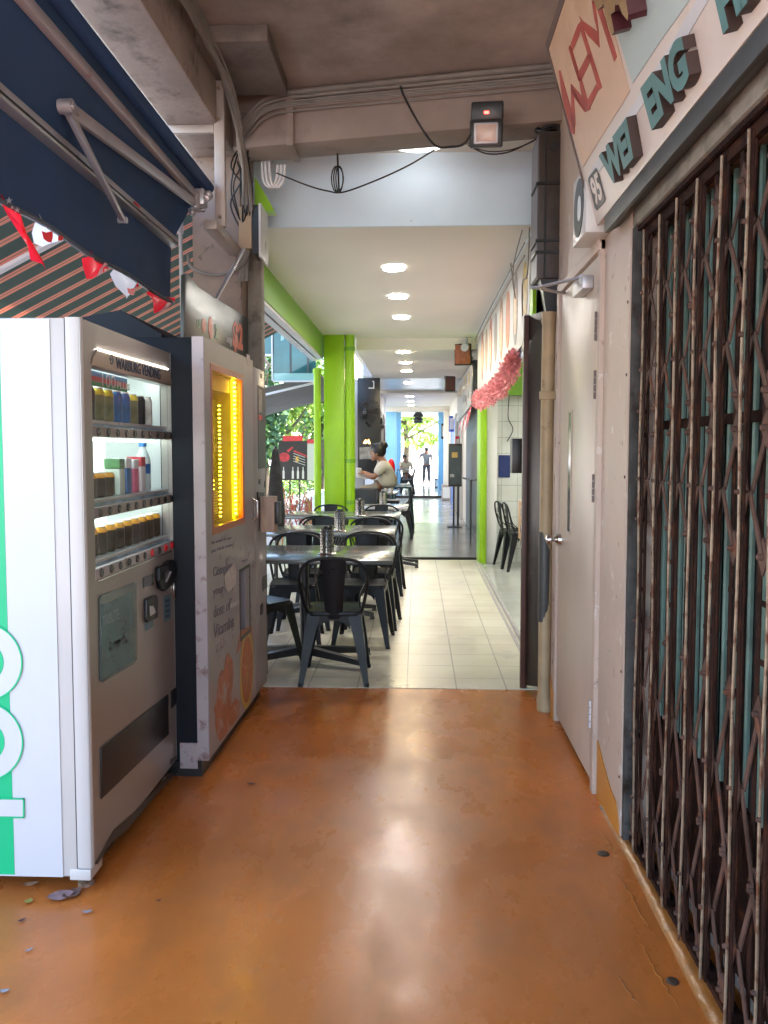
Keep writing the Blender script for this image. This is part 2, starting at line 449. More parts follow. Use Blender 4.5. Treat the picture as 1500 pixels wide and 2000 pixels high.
# uneven painted kerb against the gate
kb = MB(); ys = [-2+i*.16 for i in range(34)]
for a in ys:
    pass
rg = []
for i, y in enumerate(ys):
    j = math.sin(y*5.1)*.004+random.uniform(-.003, .003)
    rg.append([(.735+j, y, -.01), (.752+j, y, .010+j), (.775+j*.5, y, .014), (.86, y, .008), (.86, y, -.02)])
kb.loft(rg)
kb.build('kerb_strip', M['kerbpaint'], smooth=1.2, **ST)
M['tileB'] = tilemat('cream_floor_tile', (.74, .71, .60), (.71, .68, .57), (.36, .34, .30), .302, .004, rough=.30, off=(.06, .01, 0))
wear(M['tileB'], (.50, .47, .40), 2.6, .58, .74)
M['tileC'] = tilemat('grey_floor_tile', (.20, .20, .20), (.17, .17, .175), (.10, .10, .10), .45, .005, rough=.22)
M['tileD'] = tilemat('pale_grey_floor_tile', (.50, .50, .50), (.45, .46, .47), (.30, .30, .30), .45, .006, rough=.16)
MB().box(-2.25, .80, 4.902, 10.72, -.15, .004).build('tiled_floor', M['tileB'], org=(0, 0, 0), **ST)
MB().box(-2.25, 1.0, 10.72, 10.80, -.15, .03).build('floor_threshold', M['dark'], **ST)
MB().box(-2.25, 1.2, 10.80, 16.0, -.15, .006).build('grey_tiled_floor', M['tileC'], org=(0, 0, 0), **ST)
MB().box(-2.25, 1.2, 16.0, 24.4, -.15, .008).build('pale_tiled_floor', M['tileD'], org=(0, 0, 0), **ST)
MB().box(-2.25, 1.2, 24.4, 24.55, -.15, .07).build('floor_step', M['brown'], **ST)
MB().box(-2.25, 1.2, 24.55, 38, -.15, .01).build('far_walkway_floor', M['tileD'], org=(0, 0, 0), **ST)

# ceilings
MB().box(-1.07, .9, -1.5, 4.85, 3.48, 3.6).build('ceiling', M['soffit'], org=(0, 0, 0), **ST)
MB().box(-1.07, -.72, 4.02, 4.62, 3.40, 3.479).build('ceiling_drop', mat('sooty_taupe_ceiling', (.20, .16, .14), .8, var=.25, vs=3, dirt=(.07, .06, .055), ds=3, dt=(.4, .7)), bevel=.004, **ST)
MB().box(-1.05, .80, 4.9, 5.435, 3.36, 3.6).build('upper_ceiling', M['cream'], **ST)
MB().box(-1.275, .80, 5.435, 10.80, 2.90, 3.6, 0).build('dropped_ceiling', [M['cream']], org=(0, 0, 0), **ST)
MB().box(-1.275, .795, 5.415, 5.433, 2.897, 3.36).build('ceiling_fascia', M['paleblue'], **ST)
MB().box(-.80, 1.0, 10.801, 15.1, 2.75, 3.6).build('second_ceiling', M['cream'], **ST)
M['metalceil'] = mat('ribbed_metal_ceiling', (.45, .46, .50), .3, metal=.5, var=.1, vs=1, stretch=(.2, 3, 1))
MB().box(-1.0, 1.0, 15.1, 18.8, 2.79, 3.6).build('metal_ceiling', M['metalceil'], **ST)
MB().box(-1.0, 1.0, 18.8, 25, 2.74, 3.6).box(-1.0, 1.0, 25, 25.3, 2.60, 3.6).box(-1.0, 1.0, 25.3, 34, 2.80, 3.6).build('far_ceiling', M['cream'], **ST)

# beams
def skewbeam(y0, y1, x0, x1, yb0, yb1, z0, z1, name, m):
    # y0,y1: near/far face at x0; yb0,yb1 near/far at x1
    b = MB(); b.loft([[(x0, y0, z0), (x0, y1, z0), (x0, y1, z1), (x0, y0, z1)], [(x1, yb0, z0), (x1, yb1, z0), (x1, yb1, z1), (x1, yb0, z1)]])
    return b
b = skewbeam(4.80, 5.04, -1.07, .80, 4.455, 4.70, 3.18, 3.6, '', 0)
b.loft([[(-1.07, 4.785, 3.37), (-1.07, 4.80, 3.37), (-1.07, 4.80, 3.40), (-1.07, 4.785, 3.40)], [(.8, 4.44, 3.37), (.8, 4.455, 3.37), (.8, 4.455, 3.40), (.8, 4.44, 3.40)]])
b.box(-.745, -.70, 4.71, 4.985, 3.163, 3.42)
b.build('cross_beam', M['beamp'], bevel=.006, org=(0, 4.6, 3.1), **ST)
M['beaml'] = mat('stained_beam_paint', (.33, .26, .225), .65, var=.25, vs=3, dirt=(.10, .08, .07), ds=6, dt=(.5, .7), bump=.3, bs=30)
MB().box(-1.34, -1.07, -1.5, 10.6, 3.18, 3.6).build('edge_beam', M['beaml'], bevel=.01, org=(0, 0, 3), **ST)
MB().box(-1.40, -1.34, -1.5, 5.4, 3.25, 3.5).build('edge_moulding', M['brown'], bevel=.01, **ST)
MB().box(-1.28, -1.20, 5.45, 10.6, 2.63, 2.94).build('green_side_beam', M['dgreen'], bevel=.004, **ST)
MB().box(-1.36, -1.285, 5.2, 10.6, 2.59, 3.17).box(-1.275, -1.21, 5.46, 10.55, 2.60, 2.628).build('side_beam_track', M['alu'], **ST)
# columns
c = MB().box(-1.345, -1.055, 4.93, 5.21, 0, 3.2).build('column', M['colp'], bevel=.008, **ST)
MB().box(-1.053, -.965, 5.10, 5.20, 0, 2.9).build('grey_post', M['conc'], bevel=.004, **ST)
MB().box(-1.19, -.93, 10.45, 10.75, 0, 2.91).build('green_column', M['green'], bevel=.008, **ST)
t = thing('drain_pipe', 'fat lime green drain pipe on the corridor side of the square green column', 'pipe', (-.86, 10.5, 0), 'green drain pipes')
MB().tube([(-.86, 10.5, 0), (-.86, 10.5, 2.9)], .062, 16).build('pipe', M['green'], t)
for z in (.75, 1.28, 2.7): MB().tube([(-.86, 10.5, z), (-.86, 10.5, z+.05)], .072, 16).build('collar', M['dgreen'], t)
t = thing('drain_pipe', 'thin yellow green pipe standing at the street side of the square green column', 'pipe', (-1.262, 10.35, 0), 'green drain pipes')
MB().tube([(-1.262, 10.35, 0), (-1.262, 10.35, 2.47)], .045, 14).build('pipe', M['green'], t)
MB().tube([(-1.262, 10.35, 2.40), (-1.262, 10.35, 2.46)], .055, 14).build('collar', M['green'], t)

# right wall
w = MB()
w.box(.757, 1.2, 3.00, 3.40, 0, 3.5)            # pier between door and gate
w.box(.757, 1.2, 3.40, 4.40, 2.30, 3.5)          # over door
w.box(.757, 1.2, 4.40, 4.60, 0, 3.5)
w.box(.80, 1.2, -1.5, 3.00, 2.24, 3.5)           # lintel over gate
w.build('wall', M['wallp'], org=(.76, 3.5, 0), **ST)
MB().box(.762, .80, -1.5, 2.998, 2.236, 2.40).build('lintel', M['conc'], bevel=.006, **ST)
MB().box(.80, 3.5, 5.45, 5.60, 0, 3.0).box(.80, .9, 4.62, 5.6, 2.2, 3.5).box(1.25, 1.35, 4.5, 5.5, 0, 3.2).build('partition_wall', M['brown'], **ST)
w = MB().box(.757, .80, 5.60, 10.35, 2.12, 3.5)
w.build('shop_header_wall', M['paleblue'], org=(.76, 7, 2), **ST)
M['walltile'] = tilemat('white_wall_tile', (.66, .70, .66), (.62, .67, .63), (.40, .43, .40), .20, .004, axes='xz', rough=.12)
MB().box(.86, 4.0, 10.36, 10.5, 0, 3.2).build('tiled_wall', M['walltile'], org=(.86, 10.36, 0), **ST)
MB().box(4.0, 4.1, 4.6, 10.5, 0, 3.2).box(.9, 4.0, 5.601, 5.62, 0, 3.2).build('shop_wall', M['cream'], **ST)
MB().box(.80, 4.0, 5.6, 10.36, 2.86, 3.0).build('shop_ceiling', M['cream'], **ST)
M['shopfl'] = tilemat('pale_green_floor_tile', (.56, .60, .56), (.54, .58, .54), (.4, .42, .4), .6, .003, rough=.1)
MB().box(.80, 4.0, 5.6, 10.36, -.1, .03).build('shop_floor', M['shopfl'], org=(0, 0, 0), **ST)
MB().box(.775, .80, 5.6, 10.36, -.1, .036).box(.735, .755, 5.6, 10.6, -.1, .012).build('shop_threshold', M['alu'], **ST)
MB().box(.78, .86, 10.20, 10.75, 0, 3.2).build('green_post', M['green'], bevel=.003, **ST)
MB().box(.86, 2.4, 10.22, 10.34, 2.12, 2.86).build('green_shop_beam', M['dgreen'], **ST)
MB().box(.87, 1.0, 10.30, 10.355, .03, 2.12).build('grey_wall_strip', M['paper'], **ST)
MB().box(1.02, 1.165, 10.350, 10.358, 1.10, 1.38).build('blue_wall_tile', mat('blue_glazed_tile', (.012, .03, .14), .12, var=.1), **T('single dark blue square tile set in the white tiled shop wall', 'wall tile'))
# zone C/D/E right side
M['blackw'] = bandmat('black_panelled_wall', 'Y', .4, [(0, (.012, .014, .018)), (.93, (.004, .004, .005))], .35)
MB().box(.96, 1.2, 10.76, 16.2, 0, 2.72).build('black_panelled_wall', M['blackw'], **ST)
MB().box(.96, 1.2, 16.2, 25, 0, 2.74).build('pale_side_wall', M['cream'], **ST)
MB().box(.96, 1.2, 25, 34, 0, 2.8).build('far_side_wall', M['paleblue'], **ST)
# mass of the block; unseen upper part added for its shade
t = thing('shophouse_block', 'unseen shading block added above the covered walkway, with the building mass behind', 'building', (2, 16, 3.6))
M['render'] = mat('painted_render', (.55, .5, .42), .8, var=.1, vs=2)
MB().box(-1.42, 9, -1.5, 34, 3.602, 5.0).build('upper_shade_block', M['render'], t)
MB().box(4.2, 9, -1.5, 34, 0, 3.60).box(1.2, 4.2, 3.3, 4.4, 0, 3.6).box(1.2, 4.2, 10.52, 34, 0, 3.6).build('rear_wall', M['render'], t)
# ------------------------------------------------------------------ gate
gate = thing('collapsible_gate', 'rusty brown collapsible lattice gate closing the teal shopfront', 'gate', (.84, 1.6, 0))
GX = .802; GY0, GY1, GZ = .30, 2.985, 2.235
MB().box(GX-.030, GX-.018, GY0, GY1, GZ-.018, GZ-.002).box(GX-.01, GX+.01, GY0, GY1, GZ-.05, GZ-.004).build('top_rail', M['rust'], gate)
MB().box(GX-.02, GX+.02, GY0, GY1, .012, .03).build('floor_track', M['rust'], gate)
MB().box(.762, .80, 2.968, 2.998, 0, 2.235).build('jamb', mat('grimy_grey_jamb', (.07, .066, .062), .8, var=.4, vs=9, spec=.15, dirt=(.03, .02, .015), ds=8, dt=(.5, .65)), gate, bevel=.003)
step = .174
bars = [2.86-.001+step*.93-.174*i for i in range(16)]
bars = [y for y in bars if y > GY0+.1]
for i, y in enumerate(bars):
    jx = random.uniform(-.002, .002)
    MB().tube([(GX-.038+jx+.002*math.sin(z*7+i), y+.0015*math.sin(z*9+i*2), z) for z in [.03+k*.12 for k in range(19)]], .0040, 7).build('picket', M['rustl'], gate)
    MB().box(GX-.032, GX-.028, y-.016, y+.002, .03, GZ-.05).build('picket_channel', M['rust'], gate)
    MB().box(GX-.003, GX, y-.056, y-.034, .03, GZ-.05).build('picket_channel', M['rust'], gate)
    MB().box(GX-.003, GX, y-.136, y-.108, .03, GZ-.05).build('picket_channel', M['rust'], gate)
def lattice(z0, zm, z1):
    b = MB()
    for i, y in enumerate(bars):
        ya = y-.01; yb = y-step+.01; yc = (ya+yb)/2
        for (p, q, dx) in (((ya, zm), (yc, z0), 0), ((yb, zm), (yc, z0), .005), ((yc, z1), (ya, zm), .005), ((yc, z1), (yb, zm), 0)):
            if min(p[0], q[0]) < GY0: continue
            b.bar((GX-.016+dx, p[0], p[1]), (GX-.016+dx, q[0], q[1]), .017, .004, upv=(1, 0, 0))
        if yc > GY0:
            for z in (z0, z1): b.prism([(GX-.010, yc-.03, z), (GX-.010, yc, z-.045), (GX-.010, yc+.03, z), (GX-.010, yc, z+.045)], (-1, 0, 0), .005).disc((GX-.016, yc, z), (-1, 0, 0), .009, .006, .012, 8)
        b.disc((GX-.040, y, zm), (-1, 0, 0), .008, .005, .008, 8)
    b.build('lattice', M['rustlat'], gate)
lattice(1.585, 1.72, 1.86); lattice(1.865, 1.98, 2.10); lattice(1.205, 1.35, 1.50); lattice(.43, .63, .84); lattice(.06, .23, .42)
b = MB()
for i, y in enumerate(bars):
    for z in (2.11, 1.585, 1.50, 1.20, 1.095, .955, .845, .425, .06):
        z_ = z+random.uniform(-.004, .004)
        b.box(GX-.0035, GX-.0005, max(GY0, y-.118), y-.03, z_-.007, z_+.007)
b.build('cross_strap', M['rust'], gate)  # short cross straps between the picket channels, joined in one mesh
# teal folding shutters behind
sh = thing('folding_shutter', 'teal painted folding steel shutter behind the rusty lattice gate', 'shutter', (.95, 1.6, 0))
b = MB()
for y in bars:
    for c_, w_ in ((y-.075+.16, .022), (y-.145+.16, .007)):
        b.loft([[(.872, c_-w_, z), (.868, c_-w_+.004, z), (.868, c_+w_-.004, z), (.872, c_+w_, z), (.880, c_+w_, z), (.880, c_-w_, z)] for z in (.50, 2.22)])
b.build('slat', M['teal'], sh, smooth=.3)
MB().box(.883, .889, GY0, GY1, .04, 2.22).build('gap_shade_sheet', M['dark'], sh)  # near-black sheet standing in for the shade between the slats
MB().box(.862, .880, GY0, GY1, .04, .49).build('lower_panel', M['rust'], sh)
b = MB()
for yy in (.62, 1.49, 2.36): b.box(.860, .866, yy, yy+.03, .04, 2.22)
for z in (1.52,): b.box(.861, .866, GY0, GY1, z, z+.03)
b.build('stile', M['rust'], sh)
MB().box(1.0, 1.1, -1.5, 3.0, 0, 3.2).box(.862, 1.1, 2.98, 2.999, 0, 2.26).build('light_block_wall', M['dark'], **ST)  # unseen dark wall added to stop light leaking in behind the gate
MB().box(.80, 1.1, -1.5, .30, 0, 2.26).build('near_pier', M['wallp'], **ST)
# ------------------------------------------------------------------ door
D0, D1 = 3.455, 4.33
door = thing('utility_door', 'cream painted flush door with a slim glass slot and round knob', 'door', (.75, 3.95, 0))
MB().box(.745, .79, D0, D1, .035, 2.25).build('door_leaf', M['doorp'], door, bevel=.003)
b = MB().box(.738, .80, D0-.055, D0-.006, 0, 2.30).box(.732, .80, D1+.006, D1+.06, 0, 2.30).box(.730, .80, D0-.055, D1+.06, 2.256, 2.305)
b.build('door_frame', M['wallp'], door, bevel=.004)
hx = .745
v0 = onX(1117, 805, hx); v1 = onX(1106, 1035, hx)
ya, yb, za, zb = v0.y-.005, v0.y+.07, v1.z, v0.z
b = MB().box(.741, .7445, ya-.012, ya, za-.012, zb+.012).box(.741, .7445, yb, yb+.012, za-.012, zb+.012).box(.741, .7445, ya, yb, zb, zb+.012).box(.741, .7445, ya, yb, za-.012, za)
vp = b.build('vision_panel', M['wallp'], door)
MB().box(.7425, .7445, ya, yb, za, zb).build('pane', mat('dim_glass', (.10, .10, .10), .1, var=.1), vp)
k = onX(1092, 1058, .72)
MB().tube([(.745, D1-.06, k.z), (.728, D1-.06, k.z), (.712, D1-.06, k.z), (.705, D1-.06, k.z), (.690, D1-.06, k.z), (.675, D1-.06, k.z), (.668, D1-.06, k.z)], [.032, .030, .012, .014, .026, .024, .012], 18).build('knob', M['steel'], door)
for zz in (1.90, 1.66, 1.23, .27):
    b = MB()
    for q in range(4): b.tube([(.738, D0-.004, zz+q*.03), (.738, D0-.004, zz+q*.03+.027)], .009, 8)
    b.box(.742, .7455, D0-.03, D0+.028, zz, zz+.117)
    b.build('hinge', M['signframe'] if zz > .5 else M['alu'], door)
# closer
cl = MB().box(.695, .745, 3.55, 3.77, 2.13, 2.19).build('door_closer', M['alu'], door, bevel=.008)
MB().bar((.715, 3.66, 2.20), (.55, 3.98, 2.215), .03, .008).bar((.55, 3.98, 2.222), (.735, 4.22, 2.235), .026, .008).tube([(.715, 3.66, 2.185), (.715, 3.66, 2.21)], .014, 10).build('closer_arm', M['alu'], cl)
# orange painted foot patches
MB().prism([(.756, 3.01, .0), (.756, 3.38, .0), (.756, 3.38, .24), (.756, 3.28, .19), (.756, 3.15, .135), (.756, 3.06, .12), (.756, 3.01, .05)], (-1, 0, 0), .004).build('painted_foot_patch', mat('ochre_orange_paint', (.50, .19, .015), .35, var=.12, vs=3), label='orange paint patch at the foot of the pier beside the gate', category='paint patch')
MB().prism([(.731, 4.34, .0), (.731, 4.43, .0), (.731, 4.43, .22), (.731, 4.39, .17), (.731, 4.34, .14)], (-1, 0, 0), .003).build('painted_foot_patch', _mats['ochre_orange_paint'], label='small orange paint patch at the foot of the door frame by the pipe', category='paint patch')

# ------------------------------------------------------------------ shop sign
SIGB = Vector((.70, 3.22, 2.325)); SIGT = Vector((.515, 3.22, 3.06))
sn = (SIGT-SIGB).cross(Vector((0, 1, 0))); sn.normalize()
if sn.x > 0: sn = -sn
SP = Plane(SIGB, sn)
sign = thing('shop_sign', 'leaning cream shop sign with raised teal letters above the lattice gate', 'shop sign', tuple(SIGB))
def sq(y0, y1, a, b_):   # board corner coords: a 0..1 up the board
    lo = SIGB.lerp(SIGT, a); hi = SIGB.lerp(SIGT, b_)
    return [Vector((lo.x, y0, lo.z)), Vector((lo.x, y1, lo.z)), Vector((hi.x, y1, hi.z)), Vector((hi.x, y0, hi.z))]
M['signcream'] = mat('sign_cream_paint', (.68, .57, .50), .4, var=.06, vs=3, dirt=(.42, .31, .22), ds=3, dt=(.55, .9), bump=.1, bs=10)
M['signpeach'] = mat('sign_peach_paint', (.64, .43, .30), .4, var=.08, vs=4, dirt=(.45, .25, .13), ds=3, dt=(.5, .8))
M['signwhite'] = mat('sign_white_stripe', (.62, .58, .58), .4, var=.06, vs=5)
M['signblue'] = mat('sign_pale_blue_paint', (.44, .50, .48), .4, var=.06, vs=3)
M['signred'] = mat('sign_red_paint', (.42, .075, .055), .45, var=.15, vs=10)
M['teall'] = mat('teal_letter_face', (.095, .20, .185), .45, var=.12, vs=10)
M['tsd'] = mat('letter_edge_brown', (.045, .025, .02), .5, var=.2)
ENDB, ENDT = SP.at(1163, 444), SP.at(1068, 84)
MB().prism([sq(.45, 1, 0, 1)[0], ENDB, ENDT, sq(.45, 1, 0, 1)[3]], -sn, .05).build('sign_board', M['signcream'], sign, bevel=.002)
tr = MB()
tr.prism([ENDB, ENDT, ENDT-Vector((0, .012, 0)), ENDB-Vector((0, .012, 0))], sn, .006, 0)
tr.prism([sq(.45, 1, 0, 1)[3], ENDT-Vector((0, .012, 0)), sq(1, 1, .97, 1)[0]+Vector((0, ENDT.y-1.015, 0)), sq(.45, 1, .97, 1)[0]], sn, .006, 0)
tr.build('sign_trim', M['signframe'], sign)
def sp(pts): return [SP.at(*p) for p in pts]
# white band and painted panels
MB().prism(sp([(1148, 348), (1157, 328), (1178, 298), (1200, 263), (1240, 200), (1300, 105), (1362, 0), (1420, -100), (1440, -100), (1385, 0), (1310, 128), (1250, 214), (1210, 275), (1182, 318), (1158, 356), (1150, 350)]), sn, .002, .0005).build('white_band', M['signwhite'], sign)
MB().prism(sp([(1072, 90), (1096, 2), (1120, -60), (1155, -60), (1180, 0), (1200, 62), (1231, 178), (1215, 205), (1180, 260), (1140, 325), (1110, 235)]), sn, .002, .0005).build('peach_panel', M['signpeach'], sign)
MB().prism(sp([(1162, -60), (1187, 0), (1205, 60), (1237, 162), (1290, 82), (1348, 0), (1390, -60)]), sn, .002, .0005).build('pale_blue_panel', M['signblue'], sign)
lg = MB()
for poly in (
    [(1093, 137), (1096, 137), (1125, 240), (1124, 262), (1117, 258), (1100, 190)],          # W outer stroke
    [(1117, 163), (1121, 167), (1126, 243), (1120, 262), (1118, 235)],
    [(1117, 163), (1146, 218), (1143, 218), (1120, 183)],
    [(1117, 163), (1150, 200), (1146, 218), (1120, 184)],
    [(1132, 147), (1138, 155), (1155, 213), (1147, 218), (1137, 180)],
    [(1114, 88), (1118, 92), (1136, 152), (1134, 160)],
    [(1112, 93), (1116, 87), (1135, 148), (1132, 158), (1124, 133)],
    [(1131, 46), (1136, 55), (1134, 68), (1121, 98), (1117, 84)],
    [(1132, 46), (1137, 40), (1178, 170), (1172, 176), (1150, 105)],
    [(1150, 104), (1158, 108), (1154, 122), (1137, 158), (1132, 140)],
    [(1167, 163), (1171, 175), (1153, 213), (1150, 194)],
    [(1134, 32), (1140, 40), (1170, 62), (1163, 36), (1158, 0), (1164, 0), (1171, 60), (1173, 92), (1150, 68), (1142, 55)],
    [(1158, 0), (1173, 0), (1207, 110), (1202, 120), (1168, 15)],
):
    lg.prism(sp(poly), sn, .0015, .003)
lg.build('red_monogram', M['signred'], sign)
SPF = Plane(SIGB+sn*.032, sn)
def big(s, quad, off=.055):
    q = [SPF.at(*p) for p in quad]
    b = MB(); put_text(b, s, q, sn, .0315, -.0315, off)
    o = b.build('raised_letters', [M['tsd'], M['teall']], sign, smooth=.5)
    for p in o.data.polygons:
        if p.normal.dot(sn) > .9: p.material_index = 1
# raised letters, far to near
big('WEI', [(1169, 305), (1223, 229), (1237, 309), (1191, 367)])
big('ENG', [(1250, 172), (1330, 62), (1347, 155), (1273, 256)])
big('HA', [(1388, -35), (1474, -158), (1500, -50), (1412, 68)])
pl = sp([(1151, 346), (1165, 327), (1168, 330), (1183, 388), (1182, 394), (1167, 411), (1163, 405), (1150, 352)])
npl = MB().prism(pl, sn, .002, .001).build('number_plate', mat('dark_grey_plate', (.045, .045, .045), .4), sign)
MB_ = MB(); put_text(MB_, '95', sp([(1153, 350), (1168, 334), (1180, 386), (1166, 403)]), sn, .0015, .0032, .03)
MB_.build('number', M['signcream'], npl)
M['gold'] = mat('tarnished_gold_face', (.33, .20, .09), .45, var=.2, vs=10)
M['maroon'] = mat('maroon_letter_edge', (.07, .012, .018), .4, var=.1)
b = MB()
for poly in ([(1192, -20), (1201, 10), (1212, 2), (1222, -20)],
             [(1213, -14), (1219, 26), (1231, 60), (1236, 52), (1230, 18), (1238, 12), (1240, -20)],
             [(1243, -12), (1253, 16), (1265, 30), (1266, 18), (1262, -10)], [(1236, -20), (1240, 0), (1252, -4), (1250, -22)]):
    b.prism(sp(poly), sn, .055)
o = b.build('carved_character', [M['maroon'], M['gold']], sign, smooth=.5)
for p in o.data.polygons:
    if p.normal.dot(sn) > .9: p.material_index = 1
# steel canopy box below the sign
MB().loft([[(.700, y, 2.262), (.700, y, 2.322), (.760, y, 2.322), (.760, y, 2.290), (.715, y, 2.262)] for y in (.45, 3.17)]).build('shutter_box', M['greysteel'], **T('long dark grey steel housing running under the cream shop sign', 'shutter housing'), bevel=.004)
# small box sign behind
t = thing('box_sign', 'small white box sign with a black oval, fixed beside the end of the shop sign', 'box sign', (.70, 3.55, 2.3))
MB().box(.655, .755, 3.30, 3.56, 2.30, 2.57).build('sign_box', M['cabwhite'], t, bevel=.006)
MB().prism(ell((.655, 3.43, 2.43), (0, 1, 0), (0, 0, 1), .095, .115), (-1, 0, 0), .003).build('black_oval', M['black'], t)
MB().prism(ell((.655, 3.40, 2.42), (0, 1, 0), (0, 0, 1), .03, .05), (-1, 0, 0), .003, .004).build('white_mark', M['paper'], t)

# ------------------------------------------------------------------ utility box, pipe, brown leaf
t = thing('meter_cabinet', 'tall grimy brown metal cabinet strapped to the wall above the ochre pipe', 'utility cabinet', (.72, 4.6, 2.33))
MB().box(.645, .80, 4.50, 4.76, 2.37, 3.14).build('cabinet_body', M['boxbrown'], t, bevel=.005)
MB().box(.640, .6445, 4.515, 4.75, 2.38, 3.13).build('cabinet_side', mat('pale_grey_side', (.16, .145, .165), .5, var=.2, vs=4), t)
b = MB()
for z in (2.50, 2.56, 2.86): b.box(.63, .81, 4.492, 4.70, z, z+.014)
b.box(.675, .685, 4.494, 4.50, 2.37, 3.13)
b.build('strap', M['black'], t)
MB().disc((.725, 4.50, 3.06), (0, -1, 0), .025, .025, .006).build('round_hole', M['black'], t)
MB().loft([[(.66, 4.52, 2.37), (.79, 4.52, 2.37), (.79, 4.62, 2.37), (.66, 4.62, 2.37)], [(.68, 4.53, 2.30), (.78, 4.53, 2.30), (.78, 4.6, 2.30), (.68, 4.6, 2.30)], [(.70, 4.535, 2.18), (.755, 4.535, 2.18), (.755, 4.59, 2.18), (.70, 4.59, 2.18)]]).build('funnel', M['black'], t)
b = MB()
for i in range(9):
    a0 = random.uniform(0, 6)
    c0 = Vector((.71+random.uniform(-.03, .03), 4.58, 3.165+i*.004)); rr = random.uniform(.05, .09)
    b.tube([c0+Vector((rr*math.cos(a0+k*.5), rr*.8*math.sin(a0+k*.5), .02*math.sin(k*1.3+i))) for k in range(12)], .006, 6)
b.build('cable_coil', M['bcable'], **T('tangled black cable coil lying on top of the brown cabinet', 'cable'))
t = thing('wall_pipe', 'ochre painted downpipe with peeling paint beside the cream door', 'pipe', (.715, 4.52, 0))
b = MB().tube([(.715, 4.52, 0), (.712, 4.52, .06), (.708, 4.52, .10), (.708, 4.52, 1.62), (.712, 4.52, 2.15)], [.045, .045, .034, .036, .037], 18)
b.tube([(.712, 4.52, 2.13), (.712, 4.52, 2.19)], .041, 18)
b.build('pipe', M['pipe'], t)
MB().box(.66, .76, 4.478, 4.495, 1.72, 1.765).tube([(.708, 4.52, 1.72), (.708, 4.52, 1.765)], .041, 16).build('clamp', M['pipe'], t, bevel=.002)
pp = [(.668, 4.50, .97), (.673, 4.487, .90), (.689, 4.484, .86), (.69, 4.484, .62), (.676, 4.485, .58), (.69, 4.484, .53), (.668, 4.50, .50)]
MB().tube([(.700, 4.519, .50), (.703, 4.517, .58), (.7035, 4.516, .90), (.700, 4.519, 1.0)], [.030, .0345, .0345, .030], 18).build('bare_patch', M['greysteel'], t)
MB().tube(smoothpath([(.775, 4.47, 0), (.752, 4.45, .12), (.752, 4.45, 1.3), (.752, 4.45, 2.2), (.76, 4.47, 2.3)], 3), .012, 8).build('conduit', mat('pale_conduit', (.45, .38, .33), .5, dirt=(.1, .08, .07), ds=12, dt=(.55, .6)), **T('thin pale conduit running up the wall behind the ochre pipe', 'conduit'))
t = thing('brown_door', 'dark brown steel stairwell door standing open beyond the ochre pipe', 'door', (.70, 4.8, 0))
MB().prism([(.775, 4.625, .09), (.655, 4.93, .02), (.655, 4.93, 2.24), (.775, 4.625, 2.24)], (-.93, -.37, 0), .02, -.02).build('door_leaf', M['brown'], t, bevel=.003)
MB().box(.628, .668, 4.925, 4.962, 0, 2.24).build('door_edge', mat('red_brown_edge', (.09, .04, .03), .4, var=.3, vs=8), t, bevel=.003)
b = MB()
for z in (1.05, .95, .86): b.box(.622, .628, 4.93, 4.95, z, z+.045)
b.build('lock_plate', M['steel'], t)
MB().box(.80, 1.25, 4.62, 4.70, .0, 2.2).build('stairwell_wall', M['brown'], **ST)

# ------------------------------------------------------------------ conduits and cables along the cross beam
b = MB()
for k, (z, r) in enumerate(((3.455, .015), (3.428, .011), (3.405, .007), (3.392, .007), (3.380, .006), (3.348, .006))):
    b.tube(smoothpath([(-1.02, 4.70, z-.20), (-.95, 4.74, z-.10), (-.84, 4.73-k*.002, z-.02), (-.6, 4.70-k*.003, z), (0, 4.585, z), (.5, 4.495, z), (.80, 4.44, z)], 5), r, 8)
b.build('conduit_run', M['cable'], **T('grey conduits and wires fixed along the top of the brown cross beam', 'conduit'))
b = MB()
for i in range(7):
    o1 = random.uniform(-.018, .018); o2 = random.uniform(-.02, .02)
    zt = 3.44-.012*i
    b.tube(smoothpath([(-1.045+o1, -1.2, zt), (-1.04+o1, 1.5, zt), (-1.035+o2, 3.0, zt-.01), (-1.00+o1, 3.9, zt-.02), (-.98+o2, 4.35, 3.30+o1), (-.975+o1, 4.62, 3.08+o2), (-1.0+o2*1.5, 4.86, 2.85), (-1.03+o1*1.6, 4.90, 2.62), (-1.04+o2*1.5, 4.905, 2.45)], 5), .0075 if i % 2 else .010, 6)
b.build('cable_bundle', M['cable'], **T('thick bundle of dusty grey cables running along the ceiling and down the column', 'cable bundle'))
b = MB()
for i in range(12):
    x = -1.02+random.uniform(-.05, .06); z = 3.2+random.uniform(-.08, .1)
    b.tube(smoothpath([(x, 4.84, z), (x+random.uniform(-.05, .05), 4.80, z-.12), (x+random.uniform(-.06, .05), 4.83, z-.25), (-1.02+random.uniform(-.04, .05), 4.89, 2.7)], 5), .005, 5)
b.build('loose_wires', M['bcable'], **T('tangle of loose black wires at the head of the column', 'wires'))
b = MB()
for i in range(3):
    x = -.95+i*.022
    b.tube(smoothpath([(x, 5.05, 3.34), (x+.01, 5.05, 3.1), (x+.05, 5.05, 3.04), (x+.09, 5.05, 3.08), (x+.10, 5.05, 3.17)], 5), .008, 8)
b.build('conduit_bends', M['whitef'], **T('short white bent conduits hanging beside the pale blue panel', 'conduit'))
pA = onY(540, 338, 4.95); pB = onY(672, 375, 4.9); pC = onY(838, 300, 4.55); pD = onY(905, 285, 4.33)
b = MB().tube(smoothpath([pA, onY(600, 362, 4.92), onY(640, 373, 4.9), pB, onY(740, 350, 4.8), onY(800, 322, 4.65), onY(848, 293, 4.4)], 5), .0045, 6)
b.build('hanging_wire', M['bcable'], **T('long black wire sagging across the opening below the cross beam', 'wire'))
b = MB()
